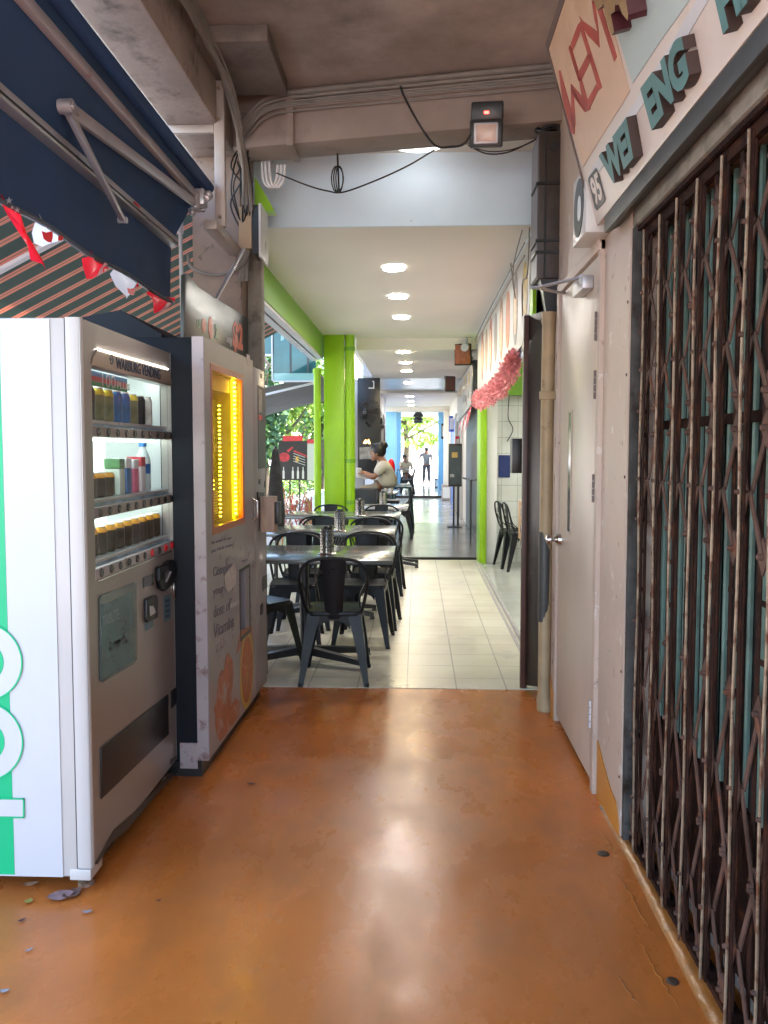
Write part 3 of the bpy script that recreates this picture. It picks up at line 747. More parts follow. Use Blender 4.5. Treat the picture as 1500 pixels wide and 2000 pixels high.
for k in range(3):
    c0 = onY(659+k*2, 350, 4.86+.01*k)
    b.tube([c0+Vector((.035*math.cos(a*.5)*(1-.2*k), .01*math.sin(a), .075*math.sin(a*.5))) for a in range(14)], .004, 6)
b.tube([onY(659, 300, 4.9), onY(660, 322, 4.87), onY(662, 372, 4.86)], .006, 6)
b.build('wire_coil', M['bcable'], **T('small coil of black wire tied to the sagging wire', 'wire coil'))
fl = thing('floodlight', 'black solar floodlight with a square lens on the face of the cross beam', 'floodlight', tuple(onY(950, 243, 4.36)))
c0 = onY(950, 243, 4.36)
rot = Matrix.Rotation(R(12), 3, 'X') @ Matrix.Rotation(R(-8), 3, 'Z')
def rb(mb, x0, x1, y0, y1, z0, z1, mi=0):
    k = len(mb.v); mb.box(x0, x1, y0, y1, z0, z1, mi)
    mb.v[k:] = [tuple(rot@Vector(v)+c0) for v in mb.v[k:]]
    return mb
rb(rb(MB(), -.085, .085, -.02, .03, -.11, .02), -.08, .085, -.005, .03, .02, .11).build('lamp_housing', M['black'], fl, bevel=.008)
rb(MB(), -.062, .062, -.026, -.021, -.095, .005).build('lens_ring', M['alu'], fl, bevel=.006)
rb(MB(), -.050, .050, -.030, -.027, -.085, -.005).build('lens', mat('pinkish_led_lens', (.62, .45, .38), .2, var=.1, vs=30), fl, bevel=.004)
rb(MB(), -.012, .012, -.008, -.005, .05, .062).build('indicator_light', emis('red_indicator', (1, .03, .02), 3), fl)
MB().tube(smoothpath([onY(920, 262, 4.26), onY(905, 282, 4.27), onY(880, 287, 4.3), onY(850, 284, 4.33), onY(820, 245, 4.38), onY(790, 190, 4.42), onY(782, 168, 4.43)], 5), .006, 6).build('power_cord', M['bcable'], **T('black power cord curling from the floodlight up to the conduits', 'cord'))
MB().tube(smoothpath([onY(915, 284, 4.5), onY(950, 300, 4.6), onY(990, 298, 4.6), onY(1030, 281, 4.6), onY(1050, 270, 4.58)], 4), .004, 6).tube(smoothpath([onY(920, 286, 4.5), onY(955, 296, 4.6), onY(1000, 292, 4.6), onY(1042, 276, 4.6)], 4), .003, 6).build('hanging_wire', M['bcable'], **T('short pair of black wires drooping from the floodlight to the brown cabinet', 'wire'))
# ceiling lamp behind the beam
MB().lathe((.0, 5.08, 3.30), [(.17, .0), (.178, .02), (.178, .05), (.165, .058)], 32).build('round_ceiling_light', M['lampr'], **T('big round white ceiling light half hidden behind the cross beam', 'ceiling light'))
dl = thing('downlight', 'round downlight nearest the pale blue panel in the cream ceiling', 'downlight', (-.19, 6.62, 2.9), 'downlights in the cream ceiling')
MB().tube([(-.19+.093*math.cos(a*PI/20), 6.62+.093*math.sin(a*PI/20), 2.890) for a in range(41)], .009, 6).build('rim', M['white'], dl)
MB().tube([(-.19, 6.62, 2.893), (-.19, 6.62, 2.899)], .085, 28).build('lens', M['lamp'], dl)
dup(dl, (-.185, 7.84, 2.9), 0, 'middle one of the three round downlights in the cream ceiling')
dup(dl, (-.18, 9.06, 2.9), 0, 'round downlight farthest along the cream ceiling, before the green column')
dup(dl, (2.0, 7.2, 2.86), 0, 'added unseen downlight inside the tiled shop, over its front floor')  # this and the next: unseen lamps added to brighten the shop interior
dup(dl, (2.0, 9.0, 2.86), 0, 'added unseen downlight inside the tiled shop, near its white tiled wall')
d2 = thing('downlight', 'warm yellow downlight just beyond the end of the cream ceiling', 'downlight', (-.185, 10.98, 2.75), 'warm downlights beyond the green column')
MB().tube([(-.185, 10.98, 2.742), (-.185, 10.98, 2.749)], .10, 24).build('rim', M['white'], d2)
MB().tube([(-.185, 10.98, 2.737), (-.185, 10.98, 2.7415)], .088, 24).build('lens', M['lampw'], d2)
for y, l in ((12.3, 'second warm yellow downlight beyond the green column'), (13.6, 'third warm yellow downlight beyond the green column, before the metal ceiling')):
    dup(d2, (-.18, y, 2.75), 0, l)
for y, z, l in ((16.5, 2.79, 'white downlight in the ribbed metal ceiling'), (20, 2.74, 'white downlight just past the ribbed metal ceiling'), (22, 2.74, 'white downlight above the far pale floor'), (24, 2.74, 'white downlight before the far floor step')):
    dup(dl, (-.18, y, z), 0, l, 'downlights in the far ceilings')

# ------------------------------------------------------------------ drinks vending machine
X1 = -1.058
V1 = Plane((X1, 3, 1), (1, 0, 0))
def v1(px, py=1000): return V1.at(px, py)
YN, YF, ZB, ZT = 2.555, 3.555, .055, 1.862
vm = thing('drinks_vending_machine', 'tall white and champagne drinks vending machine with lit can display, nearest the camera', 'vending machine', (X1-.35, 3.13, 0))
wy0, wy1 = v1(179, 750).y, v1(335, 850).y
wz0, wz1 = 1.02, 1.722
M['cabside'] = M['cabwhite']
MB().box(-1.78, X1-.05, YN, YN+.022, ZB, ZT).box(-1.78, X1-.05, YF-.03, YF, ZB, ZT).box(-1.779, X1-.052, YN+.002, YF-.002, ZT-.03, ZT+.001).box(-1.78, -1.36, YN+.02, YF-.03, ZB, ZT-.03).box(-1.36, X1-.055, YN+.02, YF-.03, ZB, wz0-.02).box(-1.36, X1-.055, YN+.02, YF-.03, wz1+.05, ZT-.03).build('cabinet_body', M['cabwhite'], vm, bevel=.003)
# door: frame pieces round the display
dr = MB()
dr.box(X1-.045, X1, YN, wy0, ZB+.03, ZT)
dr.box(X1-.045, X1, wy1, YF, ZB+.03, ZT)
dr.box(X1-.045, X1-.001, wy0, wy1, wz1, ZT)
dr.box(X1-.045, X1-.001, wy0, wy1, ZB+.03, wz0)
dro = dr.build('front_door', M['champ'], vm)
MB().loft([[(X1-.046, YN-.003, z), (X1-.006, YN-.003, z), (X1+.003, YN+.006, z), (X1+.003, YN+.016, z), (X1-.046, YN+.016, z)] for z in (ZB+.03, ZT+.002)]).build('rounded_corner', M['cabwhite'], vm, smooth=1)
MB().box(X1-.075, X1-.004, YN-.002, YN+.10, ZB-.012, ZB+.026).build('corner_foot_cover', M['cabwhite'], vm, bevel=.004)
# side decal
sd_ = MB().box(-1.775, X1-.095, YN-.004, YN-.001, ZB+.0, ZT-.005).build('side_panel', M['white'], vm)
M['vgreen'] = mat('bright_green_decal', (.0, .44, .18), .35, var=.03)
VS = Plane((0, YN-.004, 0), (0, -1, 0))
def vs(*p): return [VS.at(*q) for q in p]
MB().prism([VS.at(0, 645)+Vector((-.16, 0, 0)), VS.at(0, 645), VS.at(0, 700), VS.at(29, 1708), VS.at(-40, 1706)+Vector((-.12, 0, 0))], (0, -1, 0), .001).build('green_stripe', M['vgreen'], sd_)
def ring(mb, c, ro, ri, lift, a0=-100, a1=110):
    n = 30
    for i in range(n):
        t0 = R(a0+(a1-a0)*i/n); t1 = R(a0+(a1-a0)*(i+1)/n)
        q = [c+Vector((math.cos(t)*r, 0, math.sin(t)*r)) for t, r in ((t0, ri), (t0, ro), (t1, ro), (t1, ri))]
        mb.prism(q, (0, -1, 0), .001, lift)
b1 = MB(); b2 = MB()
for cx, cy, r0 in ((-32, 1292, 78), (-32, 1447, 80)):
    c = VS.at(cx, cy); k = 1/600
    ring(b1, c, r0*k, (r0-3)*k, .0035, -88, 88); ring(b1, c, (r0-37)*k, (r0-40)*k, .0035, -88, 88)
    ring(b2, c, (r0-3)*k, (r0-37)*k, .0025, -88, 88)
b2.prism(vs((-40, 1560), (46, 1561), (46, 1594), (-40, 1593)), (0, -1, 0), .001, .0025)
for q in (((-40, 1557), (49, 1558), (49, 1561), (-40, 1560)), ((-40, 1594), (46, 1594), (49, 1597), (-40, 1597)), ((46, 1558), (49, 1558), (49, 1597), (46, 1597))):
    b1.prism(vs(*q), (0, -1, 0), .001, .0035)
b2.build('white_numeral_logo', M['white'], sd_); b1.build('green_logo', M['vgreen'], sd_)
MB().box(X1-.048, X1-.046, YN-.004, YN-.002, ZB+.03, ZT).build('door_seam', M['black'], vm)
# display recess
MB().box(-1.355, -1.35, wy0-.01, wy1+.01, wz0-.02, wz1+.05).build('display_back', M['whitelit'], vm)
MB().box(-1.35, X1-.05, wy1+.004, wy1+.012, wz0, wz1+.04).box(-1.35, X1-.05, wy0-.012, wy0-.004, wz0, wz1+.04).box(-1.35, X1-.05, wy0, wy1, wz1+.035, wz1+.045).build('display_lining', M['white'], vm)
M['tube'] = emis('display_tube', (.88, 1, .92), 1.8)
MB().box(-1.12, -1.10, wy0+.02, wy1-.02, wz1+.02, wz1+.032).build('tube_light', M['tube'], vm)
hd = V1
hq = [v1(189, 682), v1(326, 722), v1(331, 733), v1(335, 752), v1(178, 713), v1(180, 700)]
hp = MB().prism(hq, (1, 0, 0), .004, .0).build('header_panel', mat('gold_beige_header', (.42, .34, .26), .3, metal=.3, var=.05), vm)
MB().prism([v1(189, 681), v1(326, 720), v1(326, 722), v1(189, 684)], (1, 0, 0), .004, .002).build('header_light_strip', emis('header_strip', (1, .95, .85), 3), hp)
tb = MB(); put_text(tb, 'WARBURG VENDING', [v1(224, 698), v1(311, 721), v1(311, 742), v1(224, 719)], (1, 0, 0), .0015, .0045, .012)
tb.build('brand_lettering', M['ink'], hp)
cc = v1(215, 702)
tb = MB()
for i in range(24):
    t0, t1 = 2*PI*i/24, 2*PI*(i+1)/24
    tb.prism([cc+Vector((0, math.cos(t)*r*.8, math.sin(t)*r)) for t, r in ((t0, .013), (t0, .018), (t1, .018), (t1, .013))], (1, 0, 0), .0015, .0045)
tb.box(X1+.0045, X1+.006, cc.y-.018, cc.y+.018, cc.z-.004, cc.z+.004)
tb.build('round_emblem', mat('grey_emblem', (.12, .14, .15), .3, metal=.6), hp)
# banner above the cans
bz0, bz1 = 1.668, 1.722
bb = MB()
by0, by1 = wy0+.01, wy0+.47
hgt = (bz1-bz0)/3.6
MB().box(-1.112, -1.110, by0, by1, bz0, bz1+.005).build('banner', mat('banner_white', (.75, .82, .82), .4), vm)
bn = bpy.data.objects['banner']
for i, (nm, c) in enumerate((('green_band', (.02, .32, .12)), ('red_band', (.60, .09, .12)), ('blue_band', (.07, .24, .50)))):
    MB().box(-1.1095, -1.1085, by0, by1, bz0+i*hgt*1.15, bz0+(i+1)*hgt*1.15-.0005).build(nm, mat(nm, c, .4, var=.03), bn)
PB = Plane((-1.108, 0, 0), (1, 0, 0))
bq_ = lambda a, b, z0, z1: [Vector((-1.108, PB.at(a, 740).y, z1)), Vector((-1.108, PB.at(b, 740).y, z1)), Vector((-1.108, PB.at(b, 740).y, z0)), Vector((-1.108, PB.at(a, 740).y, z0))]
tb = MB(); put_text(tb, '100', bq_(199, 225, 1.672, 1.718), (1, 0, 0), .001, .0008, -.01)
put_text(tb, 'PLUS', bq_(228, 252, 1.676, 1.700), (1, 0, 0), .001, .0008, .02)
tb.build('banner_lettering', M['white'], bn)
# shelves and button strips
strips = [(1.492, 1.526), (1.222, 1.258), (1.020, 1.056)]
for i, (a, b_) in enumerate(strips):
    MB().box(-1.20, X1-.02, wy0, wy1, b_+.012, b_+.022).build('shelf', M['alu'], vm)
    MB().box(X1-.075, X1-.02, wy0, wy1, b_, b_+.010).build('price_rail', mat('blue_price_rail', (.25, .38, .50), .3, var=.5, vs=12), vm)
    st = MB().box(X1-.03, X1+.001, wy0-.006, wy1+.002, a, b_).build('button_strip', M['champ'] if i < 2 else M['alu'], vm, bevel=.002)
    for k in range(10):
        yy = wy0+.045+k*(wy1-wy0-.07)/9
        MB().tube([(X1+.0005, yy, (a+b_)/2), (X1+.006, yy, (a+b_)/2)], [.0155, .013], 12).build('button', M['red'] if (i == 2 and k in (6, 8, 9)) else mat('smoky_button', (.045, .04, .038), .2, var=.2), st)
    MB().box(-1.13, -1.12, wy0+.02, wy1-.02, a-.012, a-.004).build('tube_light', M['tube'], vm)
MB().box(X1+.001, X1+.004, wy0+.01, wy1-.04, 1.012, 1.017).build('chrome_strip', M['steel'], vm)
MB().box(X1-.018, X1-.015, wy0, wy1, wz0+.03, wz1).build('display_glass', M['lglass'], vm)
# lower front
def v1quad(name, px, m, th=.003, lift=0, parent=vm, bevel=0):
    return MB().prism([v1(*p) for p in px], (1, 0, 0), th, lift+.0005).build(name, m, parent, bevel=bevel)
M['dglass'] = mat('dark_smoked_plastic', (.022, .022, .024), .35, var=.1, vs=2)
scr = v1quad('screen', [(193, 1170), (196, 1163), (261, 1137), (265, 1140), (266, 1288), (262, 1295), (199, 1333), (194, 1330)], mat('dark_teal_screen_bezel', (.05, .09, .10), .15), .003)
v1quad('picture', [(196, 1183), (257, 1155), (258, 1291), (196, 1328)], mat('poster_blue', (.055, .15, .17), .3, var=.3, vs=12), .001, .003, scr)
tb = MB(); put_text(tb, 'ZERO', [v1(200, 1182), v1(220, 1173), v1(220, 1184), v1(200, 1193)], (1, 0, 0), .0006, .005, 0)
put_text(tb, 'TRIBUTE', [v1(197, 1204), v1(229, 1188), v1(230, 1210), v1(198, 1223)], (1, 0, 0), .0006, .005, .02)
tb.build('screen_lettering', mat('pale_screen_print', (.25, .36, .38), .4), scr)
tb = MB()
for i in range(70):
    a = random.gauss(0, 1); px = 230+random.gauss(0, 9)+(1260-1200)*0; py = 1250+random.gauss(0, 26)
    px += (1250-py)*.25; px = min(254, max(203, px)); py = min(1290, max(1200, py)); r = random.uniform(1.2, 3.8)
    tb.prism([v1(px+r*math.cos(t+a)*random.uniform(.6, 1.3), py+r*1.4*math.sin(t+a)) for t in (0, 1.2, 2.5, 3.8, 5)], (1, 0, 0), .0005, .005)
tb.build('picture_figure', mat('pale_figure_print', (.11, .17, .19), .4, var=.6, vs=40), scr)
cn = v1quad('coin_unit', [(303, 1108), (316, 1103), (324, 1093), (332, 1094), (336, 1105), (335, 1128), (326, 1145), (314, 1155), (306, 1150), (303, 1135)], M['bmetal'], .02, bevel=.004)
v1quad('coin_slot', [(310, 1118), (318, 1112), (316, 1134), (311, 1130)], M['black'], .004, .0205, cn)
MB().bar(v1(311, 1136)+Vector((.028, 0, 0)), v1(320, 1117)+Vector((.028, 0, 0)), .008, .006).build('lever', M['alu'], cn)
v1quad('price_display', [(279, 1128), (299, 1120), (300, 1141), (280, 1149)], mat('lcd_grey', (.05, .06, .055), .2), .002)
bs = v1quad('bill_slot', [(281, 1171), (299, 1162), (303, 1166), (303, 1206), (283, 1216), (281, 1210)], M['black'], .012, bevel=.002)
v1quad('bill_mouth', [(286, 1184), (292, 1183), (298, 1196), (287, 1203)], M['alu'], .002, .0125, bs)
lb = v1quad('blue_label', [(319, 1165), (333, 1160), (333, 1207), (320, 1216)], mat('blue_grey_label', (.12, .22, .27), .4), .0012)
tb = MB()
for k in range(4): tb.prism([v1(321.5, 1172+k*10), v1(330, 1169+k*10), v1(330, 1174+k*10), v1(321.5, 1177+k*10)], (1, 0, 0), .0005, .002)
tb.build('label_mark', M['ink'], lb)
v1quad('blue_label', [(284, 1218), (299, 1209), (299, 1223), (284, 1233)], _mats['blue_grey_label'], .0012)
hq = v1(342, 1147)
hl = MB().prism(ell(hq, (0, 1, 0), (0, 0, 1), .038, .058), (1, 0, 0), .006, .0005).build('lock_plate', M['steel'], vm, bevel=.001)
MB().prism(ell(hq, (0, 1, 0), (0, 0, 1), .024, .044), (1, 0, 0), .003, .0065).build('lock_handle', M['bmetal'], hl)
v1quad('coin_return', [(333, 1350), (344, 1341), (344, 1374), (333, 1384)], M['dglass'], .003)
fp = v1quad('delivery_flap', [(195, 1461), (327, 1356), (328, 1434), (196, 1561)], M['dglass'], .004, bevel=.001)
v1quad('rating_plate', [(332, 1484), (346, 1474), (346, 1481), (332, 1494)], M['greysteel'], .001)
MB().prism([v1(*p) for p in [(184, 1688), (200, 1660), (222, 1620), (260, 1588), (300, 1545), (330, 1512), (346, 1503), (346, 1507), (318, 1537), (290, 1570), (250, 1618), (212, 1650), (190, 1688)]], (1, 0, 0), .002, .0005).build('bottom_grille', M['black'], vm)
MB().box(-1.70, X1-.02, YN+.05, YF-.05, .05, .054).build('underside', M['black'], vm)
for x, y in ((X1-.045, YN+.06), (X1-.05, YF-.06), (-1.7, YN+.06), (-1.7, YF-.06)):
    MB().tube([(x, y, .02), (x, y, .056)], .006, 8).tube([(x, y, 0), (x, y, .012), (x, y, .022)], [.028, .026, .008], 14).build('levelling_foot', M['rustl'], vm)

# drinks in the display: each one stands on a shelf, a thing of its own
ordn = ['first', 'second', 'third', 'fourth', 'fifth', 'sixth', 'seventh', 'eighth', 'ninth', 'tenth']
def can(x, y, z, r, h, mb_, mt, label, grp):
    t = thing('drink_can', label, 'drink can', (x, y, z), grp)
    MB().lathe((x, y, z), [(r*.8, 0), (r, .006), (r, h*.78)], 16).build('can_body', mb_, t)
    MB().lathe((x, y, z), [(r, h*.78), (r, h*.86), (r*.82, h*.965)], 16).build('can_top', mt, t)
    MB().lathe((x, y, z), [(r*.83, h*.966), (r*.83, h), (r*.74, h*.985)], 16).build('can_lid', M['cabwhite'], t)
cm = {k: mat('can_'+k, c, .3, metal=.3, var=.35, vs=30) for k, c in dict(black=(.02, .022, .025), olive=(.20, .20, .10), blue=(.03, .13, .35), yellow=(.65, .50, .05), white=(.62, .62, .6), brown=(.07, .05, .035), orange=(.75, .36, .04), green=(.1, .25, .1)).items()}
cy0, cdy = wy0+.045, (wy1-wy0-.08)/9
XC = -1.135
seq = [('black', 'black', 'black'), ('black', 'black', 'black'), ('olive', 'yellow', 'olive'), ('olive', 'yellow', 'olive'), ('blue', 'blue', 'blue'), ('blue', 'blue', 'blue'), ('olive', 'yellow', 'yellow-topped olive'), ('black', 'black', 'black'), ('white', 'white', 'white')]
for i, (b_, t_, n_) in enumerate(seq):
    can(XC, cy0+i*cdy, 1.549, .033, .118, cm[b_], cm[t_], f'{n_} can, {ordn[i]} from the left in the top row of the lit display', 'cans in the top display row')
for i in range(4):
    can(XC, cy0+i*cdy, 1.281, .031, .088, cm['brown'], cm['orange'], f'short brown can with orange top, {ordn[i]} from the left in the middle row', 'short cans in the middle display row')
for i in range(10):
    can(XC, cy0+i*cdy, 1.079, .032, .100, cm['brown'], cm['orange'] if i else cm['white'], f'dark can with {"orange" if i else "silver"} top, {ordn[i]} from the left in the bottom row', 'cans in the bottom display row')
def carton(y, w, h, c1, c2, label):
    t = thing('drink_carton', label, 'drink carton', (XC, y, 1.281), 'drink cartons in the middle display row')
    MB().box(XC-.03, XC+.03, y-w/2, y+w/2, 1.281, 1.281+h*.72).build('carton_body', c1, t, bevel=.003)
    MB().box(XC-.03, XC+.03, y-w/2, y+w/2, 1.2815+h*.72, 1.281+h).build('carton_top', c2, t, bevel=.003)
carton(cy0+4.0*cdy, .055, .135, mat('pale_green_carton', (.6, .7, .62), .4), cm['green'], 'pale carton with green top in the middle display row')
carton(cy0+4.85*cdy, .055, .136, cm['blue'], mat('white_carton', (.7, .7, .72), .4), 'blue and white carton in the middle display row')
carton(cy0+5.8*cdy, .055, .13, mat('pink_carton', (.65, .12, .22), .4, var=.2, vs=20), _mats['white_carton'], 'pink carton with white top in the middle display row')
carton(cy0+6.75*cdy, .055, .14, _mats['white_carton'], mat('red_carton', (.55, .03, .05), .4), 'white carton with red top in the middle display row')
t = thing('water_bottle', 'tall clear water bottle with blue cap in the middle display row', 'bottle', (XC, cy0+7.7*cdy, 1.281))
MB().lathe((XC, cy0+7.7*cdy, 1.281), [(.028, 0), (.031, .01), (.031, .12), (.027, .14), (.012, .175), (.012, .18)], 16).build('bottle_body', mat('cloudy_clear_plastic', (.55, .66, .68), .15), t)
MB().lathe((XC, cy0+7.7*cdy, 1.281), [(.016, .1805), (.016, .205)], 14).build('cap', cm['blue'], t)
MB().lathe((XC, cy0+7.7*cdy, 1.281), [(.0315, .07), (.0315, .11)], 16).build('bottle_label', cm['blue'], t)

# ------------------------------------------------------------------ orange juice machine (local u along the front, slight turn)
JA = Vector((-.912, 3.50, 0)); JB = Vector((-.884, 4.74, 0)); ju = (JB-JA).normalized(); jn = Vector((ju.y, -ju.x, 0))
V2 = Plane(JA, jn)
def v2(px, py): return V2.at(px, py)
jm = thing('juice_vending_machine', 'scuffed white orange juice vending machine with a glowing yellow window', 'vending machine', (-1.2, 4.2, 0))
def jbox(mb, u0, u1, d0, d1, z0, z1, mi=0):
    """d: depth behind the front face (negative is proud)"""
    vs_ = [JA+ju*u-jn*d+Vector((0, 0, z)) for u in (u0, u1) for d in (d0, d1) for z in (z0, z1)]
    return mb.add(vs_, [(0, 1, 3, 2), (4, 6, 7, 5), (0, 4, 5, 1), (2, 3, 7, 6), (0, 2, 6, 4), (1, 5, 7, 3)], mi)
def ju_of(px, py): return (v2(px, py)-JA).dot(ju)
M['jside'] = mat('blue_black_side_panel', (.009, .012, .017), .55, var=.25, vs=4, spec=.2)
M['jfront'] = mat('scuffed_lilac_white', (.31, .285, .30), .32, var=.1, vs=3, dirt=(.26, .22, .22), ds=5, dt=(.55, .8))
M['jedge'] = mat('scuffed_pinkish_edge', (.44, .375, .375), .45, var=.1, vs=6, dirt=(.25, .16, .14), ds=14, dt=(.56, .66))
us = ju_of(497, 1000)      # seam
ue = 1.235
ww = (ju_of(412, 800), ju_of(476, 800), 1.07, 1.832)
jb = MB()
jbox(jb, 0, us, .055, .085, .07, 1.93)
jbox(jb, 0, .02, .055, .80, .07, 1.93); jbox(jb, 0, us, .085, .80, 1.90, 1.93); jbox(jb, 0, us, .5, .80, .07, 1.90); jbox(jb, us-.02, us, .085, .5, .07, 1.90); jbox(jb, .02, us-.02, .085, .5, .07, 1.0)
jb = MB()
jbox(jb, 0, .02, .055, .80, .07, 1.93); jbox(jb, .02, us, .085, .80, 1.87, 1.93); jbox(jb, .02, us, .45, .80, .07, 1.87); jbox(jb, us-.03, us, .055, .45, .07, 1.87); jbox(jb, .02, us-.03, .055, .45, .07, 1.03)
jb.build('cabinet_body', M['jside'], jm, bevel=.003)
jf = MB()
jbox(jf, 0, ww[0], 0, .05, .085, 1.93); jbox(jf, ww[1], us-.004, 0, .05, .085, 1.93)
jbox(jf, ww[0], ww[1], .0005, .05, ww[3], 1.93)
dz0, dz1 = v2(480, 1235).z, v2(480, 1118).z
du0, du1 = ju_of(469, 1180), ju_of(490, 1180)
jbox(jf, ww[0], ww[1], .0005, .05, dz1+.03, ww[2]); jbox(jf, ww[0], min(du0, ww[1]), .0005, .05, dz0, dz1+.03); jbox(jf, ww[0], ww[1], .0005, .05, .085, dz0)
jf.build('front_door', M['jfront'], jm)
e = MB(); jbox(e, -.004, .012, .002, .052, .082, 1.932); e.build('door_edge', M['jedge'], jm)
e = MB(); jbox(e, -.006, -.002, .052, .13, .045, .16); e.build('hinge_foot', M['jedge'], jm)
# payment side unit
sd2 = MB(); jbox(sd2, us+.002, ue, .0, .75, .085, 1.90); pay = sd2.build('payment_unit', M['jfront'], jm, bevel=.004)
# dark plinth
e = MB(); jbox(e, .02, ue-.02, .04, .7, 0, .08); e.build('plinth', M['black'], jm)
# juice window
M['amber'] = mat('amber_window_frame', (.45, .09, .03), .3, var=.1)
wf = MB(); w0, w1, wz_0, wz_1 = ww
jbox(wf, w0, w1, -.002, .02, wz_1-.03, wz_1); jbox(wf, w0, w1, -.002, .02, wz_0, wz_0+.03); jbox(wf, w0, w0+.02, -.002, .02, wz_0+.03, wz_1-.03); jbox(wf, w1-.045, w1, -.002, .02, wz_0+.03, wz_1-.03)
win = wf.build('window_frame', M['amber'], jm)
M['ledY'] = emis('yellow_led', (1, .88, .06), 3.5)
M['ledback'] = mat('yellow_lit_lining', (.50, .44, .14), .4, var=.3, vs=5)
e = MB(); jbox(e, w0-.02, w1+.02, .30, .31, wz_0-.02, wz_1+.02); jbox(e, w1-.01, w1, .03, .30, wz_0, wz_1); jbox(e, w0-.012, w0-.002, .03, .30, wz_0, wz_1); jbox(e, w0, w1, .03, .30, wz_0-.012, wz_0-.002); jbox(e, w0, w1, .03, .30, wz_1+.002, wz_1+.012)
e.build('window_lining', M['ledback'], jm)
e = MB(); z = wz_0+.05
while z < wz_1-.05:
    jbox(e, w1-.098, w1-.088, .02, .03, z, z+.011); z += .022
z = wz_0+.05
while z < 1.68:
    jbox(e, w1-.24, w1-.2355, .06, .07, z, z+.006); z += .02
z = wz_0+.05
while z < 1.32:
    jbox(e, w1-.37, w1-.366, .06, .07, z, z+.005); z += .02
e.build('led_strip', M['ledY'], jm)
e = MB(); jbox(e, w1-.108, w1-.078, .032, .04, wz_0+.03, wz_1-.03); e.build('led_backing', emis('led_glow_backing', (1, .75, .02), .3), jm)
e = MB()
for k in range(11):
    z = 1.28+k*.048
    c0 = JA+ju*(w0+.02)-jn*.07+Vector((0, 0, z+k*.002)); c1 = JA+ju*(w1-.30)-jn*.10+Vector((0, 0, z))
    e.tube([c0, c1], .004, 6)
e.build('wire_rack', mat('led_tinted_rods', (.80, .78, .40), .3), jm)  # steel rods coloured pale yellow to stand in for the LED light on them
e = MB(); jbox(e, w0+.03, w1-.33, .05, .12, wz_0+.04, 1.26); e.build('cup_stack', bandmat('cup_rims', 'Z', .013, [(0, (.65, .50, .15)), (.55, (.22, .16, .06))], .3), jm)
e = MB(); jbox(e, w0+.02, w1-.13, .04, .05, 1.73, 1.80); e.build('header_card', mat('pale_orange_card', (.75, .50, .20), .4), jm)
e = MB(); jbox(e, w0+.16, w1-.26, .13, .25, 1.26, 1.72); jbox(e, w1-.29, w1-.14, .10, .12, 1.2, 1.7); e.build('squeezer', mat('smoky_squeezer', (.10, .09, .04), .25, var=.5, vs=8), jm)
e = MB()
for k in range(5):
    c0 = JA+ju*(w0+.07+.004*k)-jn*.2+Vector((0, 0, 1.30+k*.072)); e.ball(c0, .033, 12, 8)
e.build('orange_fruit', mat('orange_peel', (.75, .25, .02), .4, bump=.3, bs=300), jm)
e = MB(); jbox(e, w0+.015, w1-.02, .002, .004, wz_0+.02, wz_1-.02); e.build('window_glass', glassmat('amber_glass', (1, .93, .62)), jm)
def jq(name, px, m, th=.002, lift=.0005, parent=jm):
    return MB().prism([v2(*p) for p in px], jn, th, lift).build(name, m, parent)
def jt(s, quad, m, name, off=.0, lift=.001, parent=jm):
    tb = MB(); put_text(tb, s, [v2(*p) for p in quad], jn, .001, lift, off); return tb.build(name, m, parent)
jt('No water, no sugar', [(413, 1057), (452, 1047), (452, 1053), (413, 1065)], M['gtext'], 'small_print')
jt('just 4 fresh oranges', [(413, 1073), (454, 1060), (454, 1067), (413, 1082)], M['gtext'], 'small_print')
for s, q in (('Complete', [(416, 1108), (455, 1094), (455, 1118), (416, 1133)]), ('your daily', [(416, 1148), (457, 1130), (457, 1152), (416, 1170)]), ('dose of', [(417, 1184), (450, 1168), (450, 1190), (417, 1208)]), ('Vitamins', [(417, 1222), (456, 1199), (456, 1224), (417, 1248)])):
    jt(s, q, M['gtext'], 'slogan', .0)
jt('with', [(421, 1250), (441, 1238), (441, 1262), (421, 1280)], M['jedge'], 'slogan', .0)
jt('Enjoy', [(472, 1094), (484, 1089), (484, 1095), (472, 1101)], M['gtext'], 'small_print')
M['torn'] = mat('torn_white_paper', (.50, .47, .46), .6, var=.15, vs=30)
jq('torn_sticker', [(437, 1124), (456, 1100), (461, 1118), (459, 1142), (444, 1158), (439, 1148)], M['torn'], .0008, .0022)
jq('tape_strip', [(448, 1180), (466, 1172), (466, 1180), (448, 1189)], M['torn'], .0008, .0022)
jq('torn_sticker', [(480, 690), (488, 694), (488, 716), (483, 712)], M['jedge'], .0006)
tb = MB(); rn = random.Random(8)
for i in range(30):
    px = rn.uniform(411, 493); py = rn.uniform(1050, 1330); L = rn.uniform(3, 16)
    tb.prism([v2(px, py), v2(px+L*.3, py-L), v2(px+L*.3+.5, py-L), v2(px+.6, py+.8)], jn, .0003, .0027)
tb.build('scratch_pattern', mat('scratch_grey', (.12, .10, .10), .6), jm)
# dispensing hatch
e = MB(); jbox(e, du0-.008, du0, -.003, .05, dz0-.02, dz1+.035); jbox(e, du1-.035, du1-.02, -.003, .05, dz0-.02, dz1+.035); jbox(e, du0, du1-.035, -.003, .05, dz1+.02, dz1+.035); jbox(e, du0, du1-.035, -.003, .05, dz0-.02, dz0)
hf = e.build('hatch_frame', M['greysteel'], jm)
e = MB(); jbox(e, du0, du1-.035, .048, .052, dz0, dz1+.02); e.build('hatch_back', M['black'], hf)
e = MB(); jbox(e, du0+.01, du1-.045, .0, .045, dz0+.002, dz0+.012); e.build('hatch_tray', M['alu'], hf)
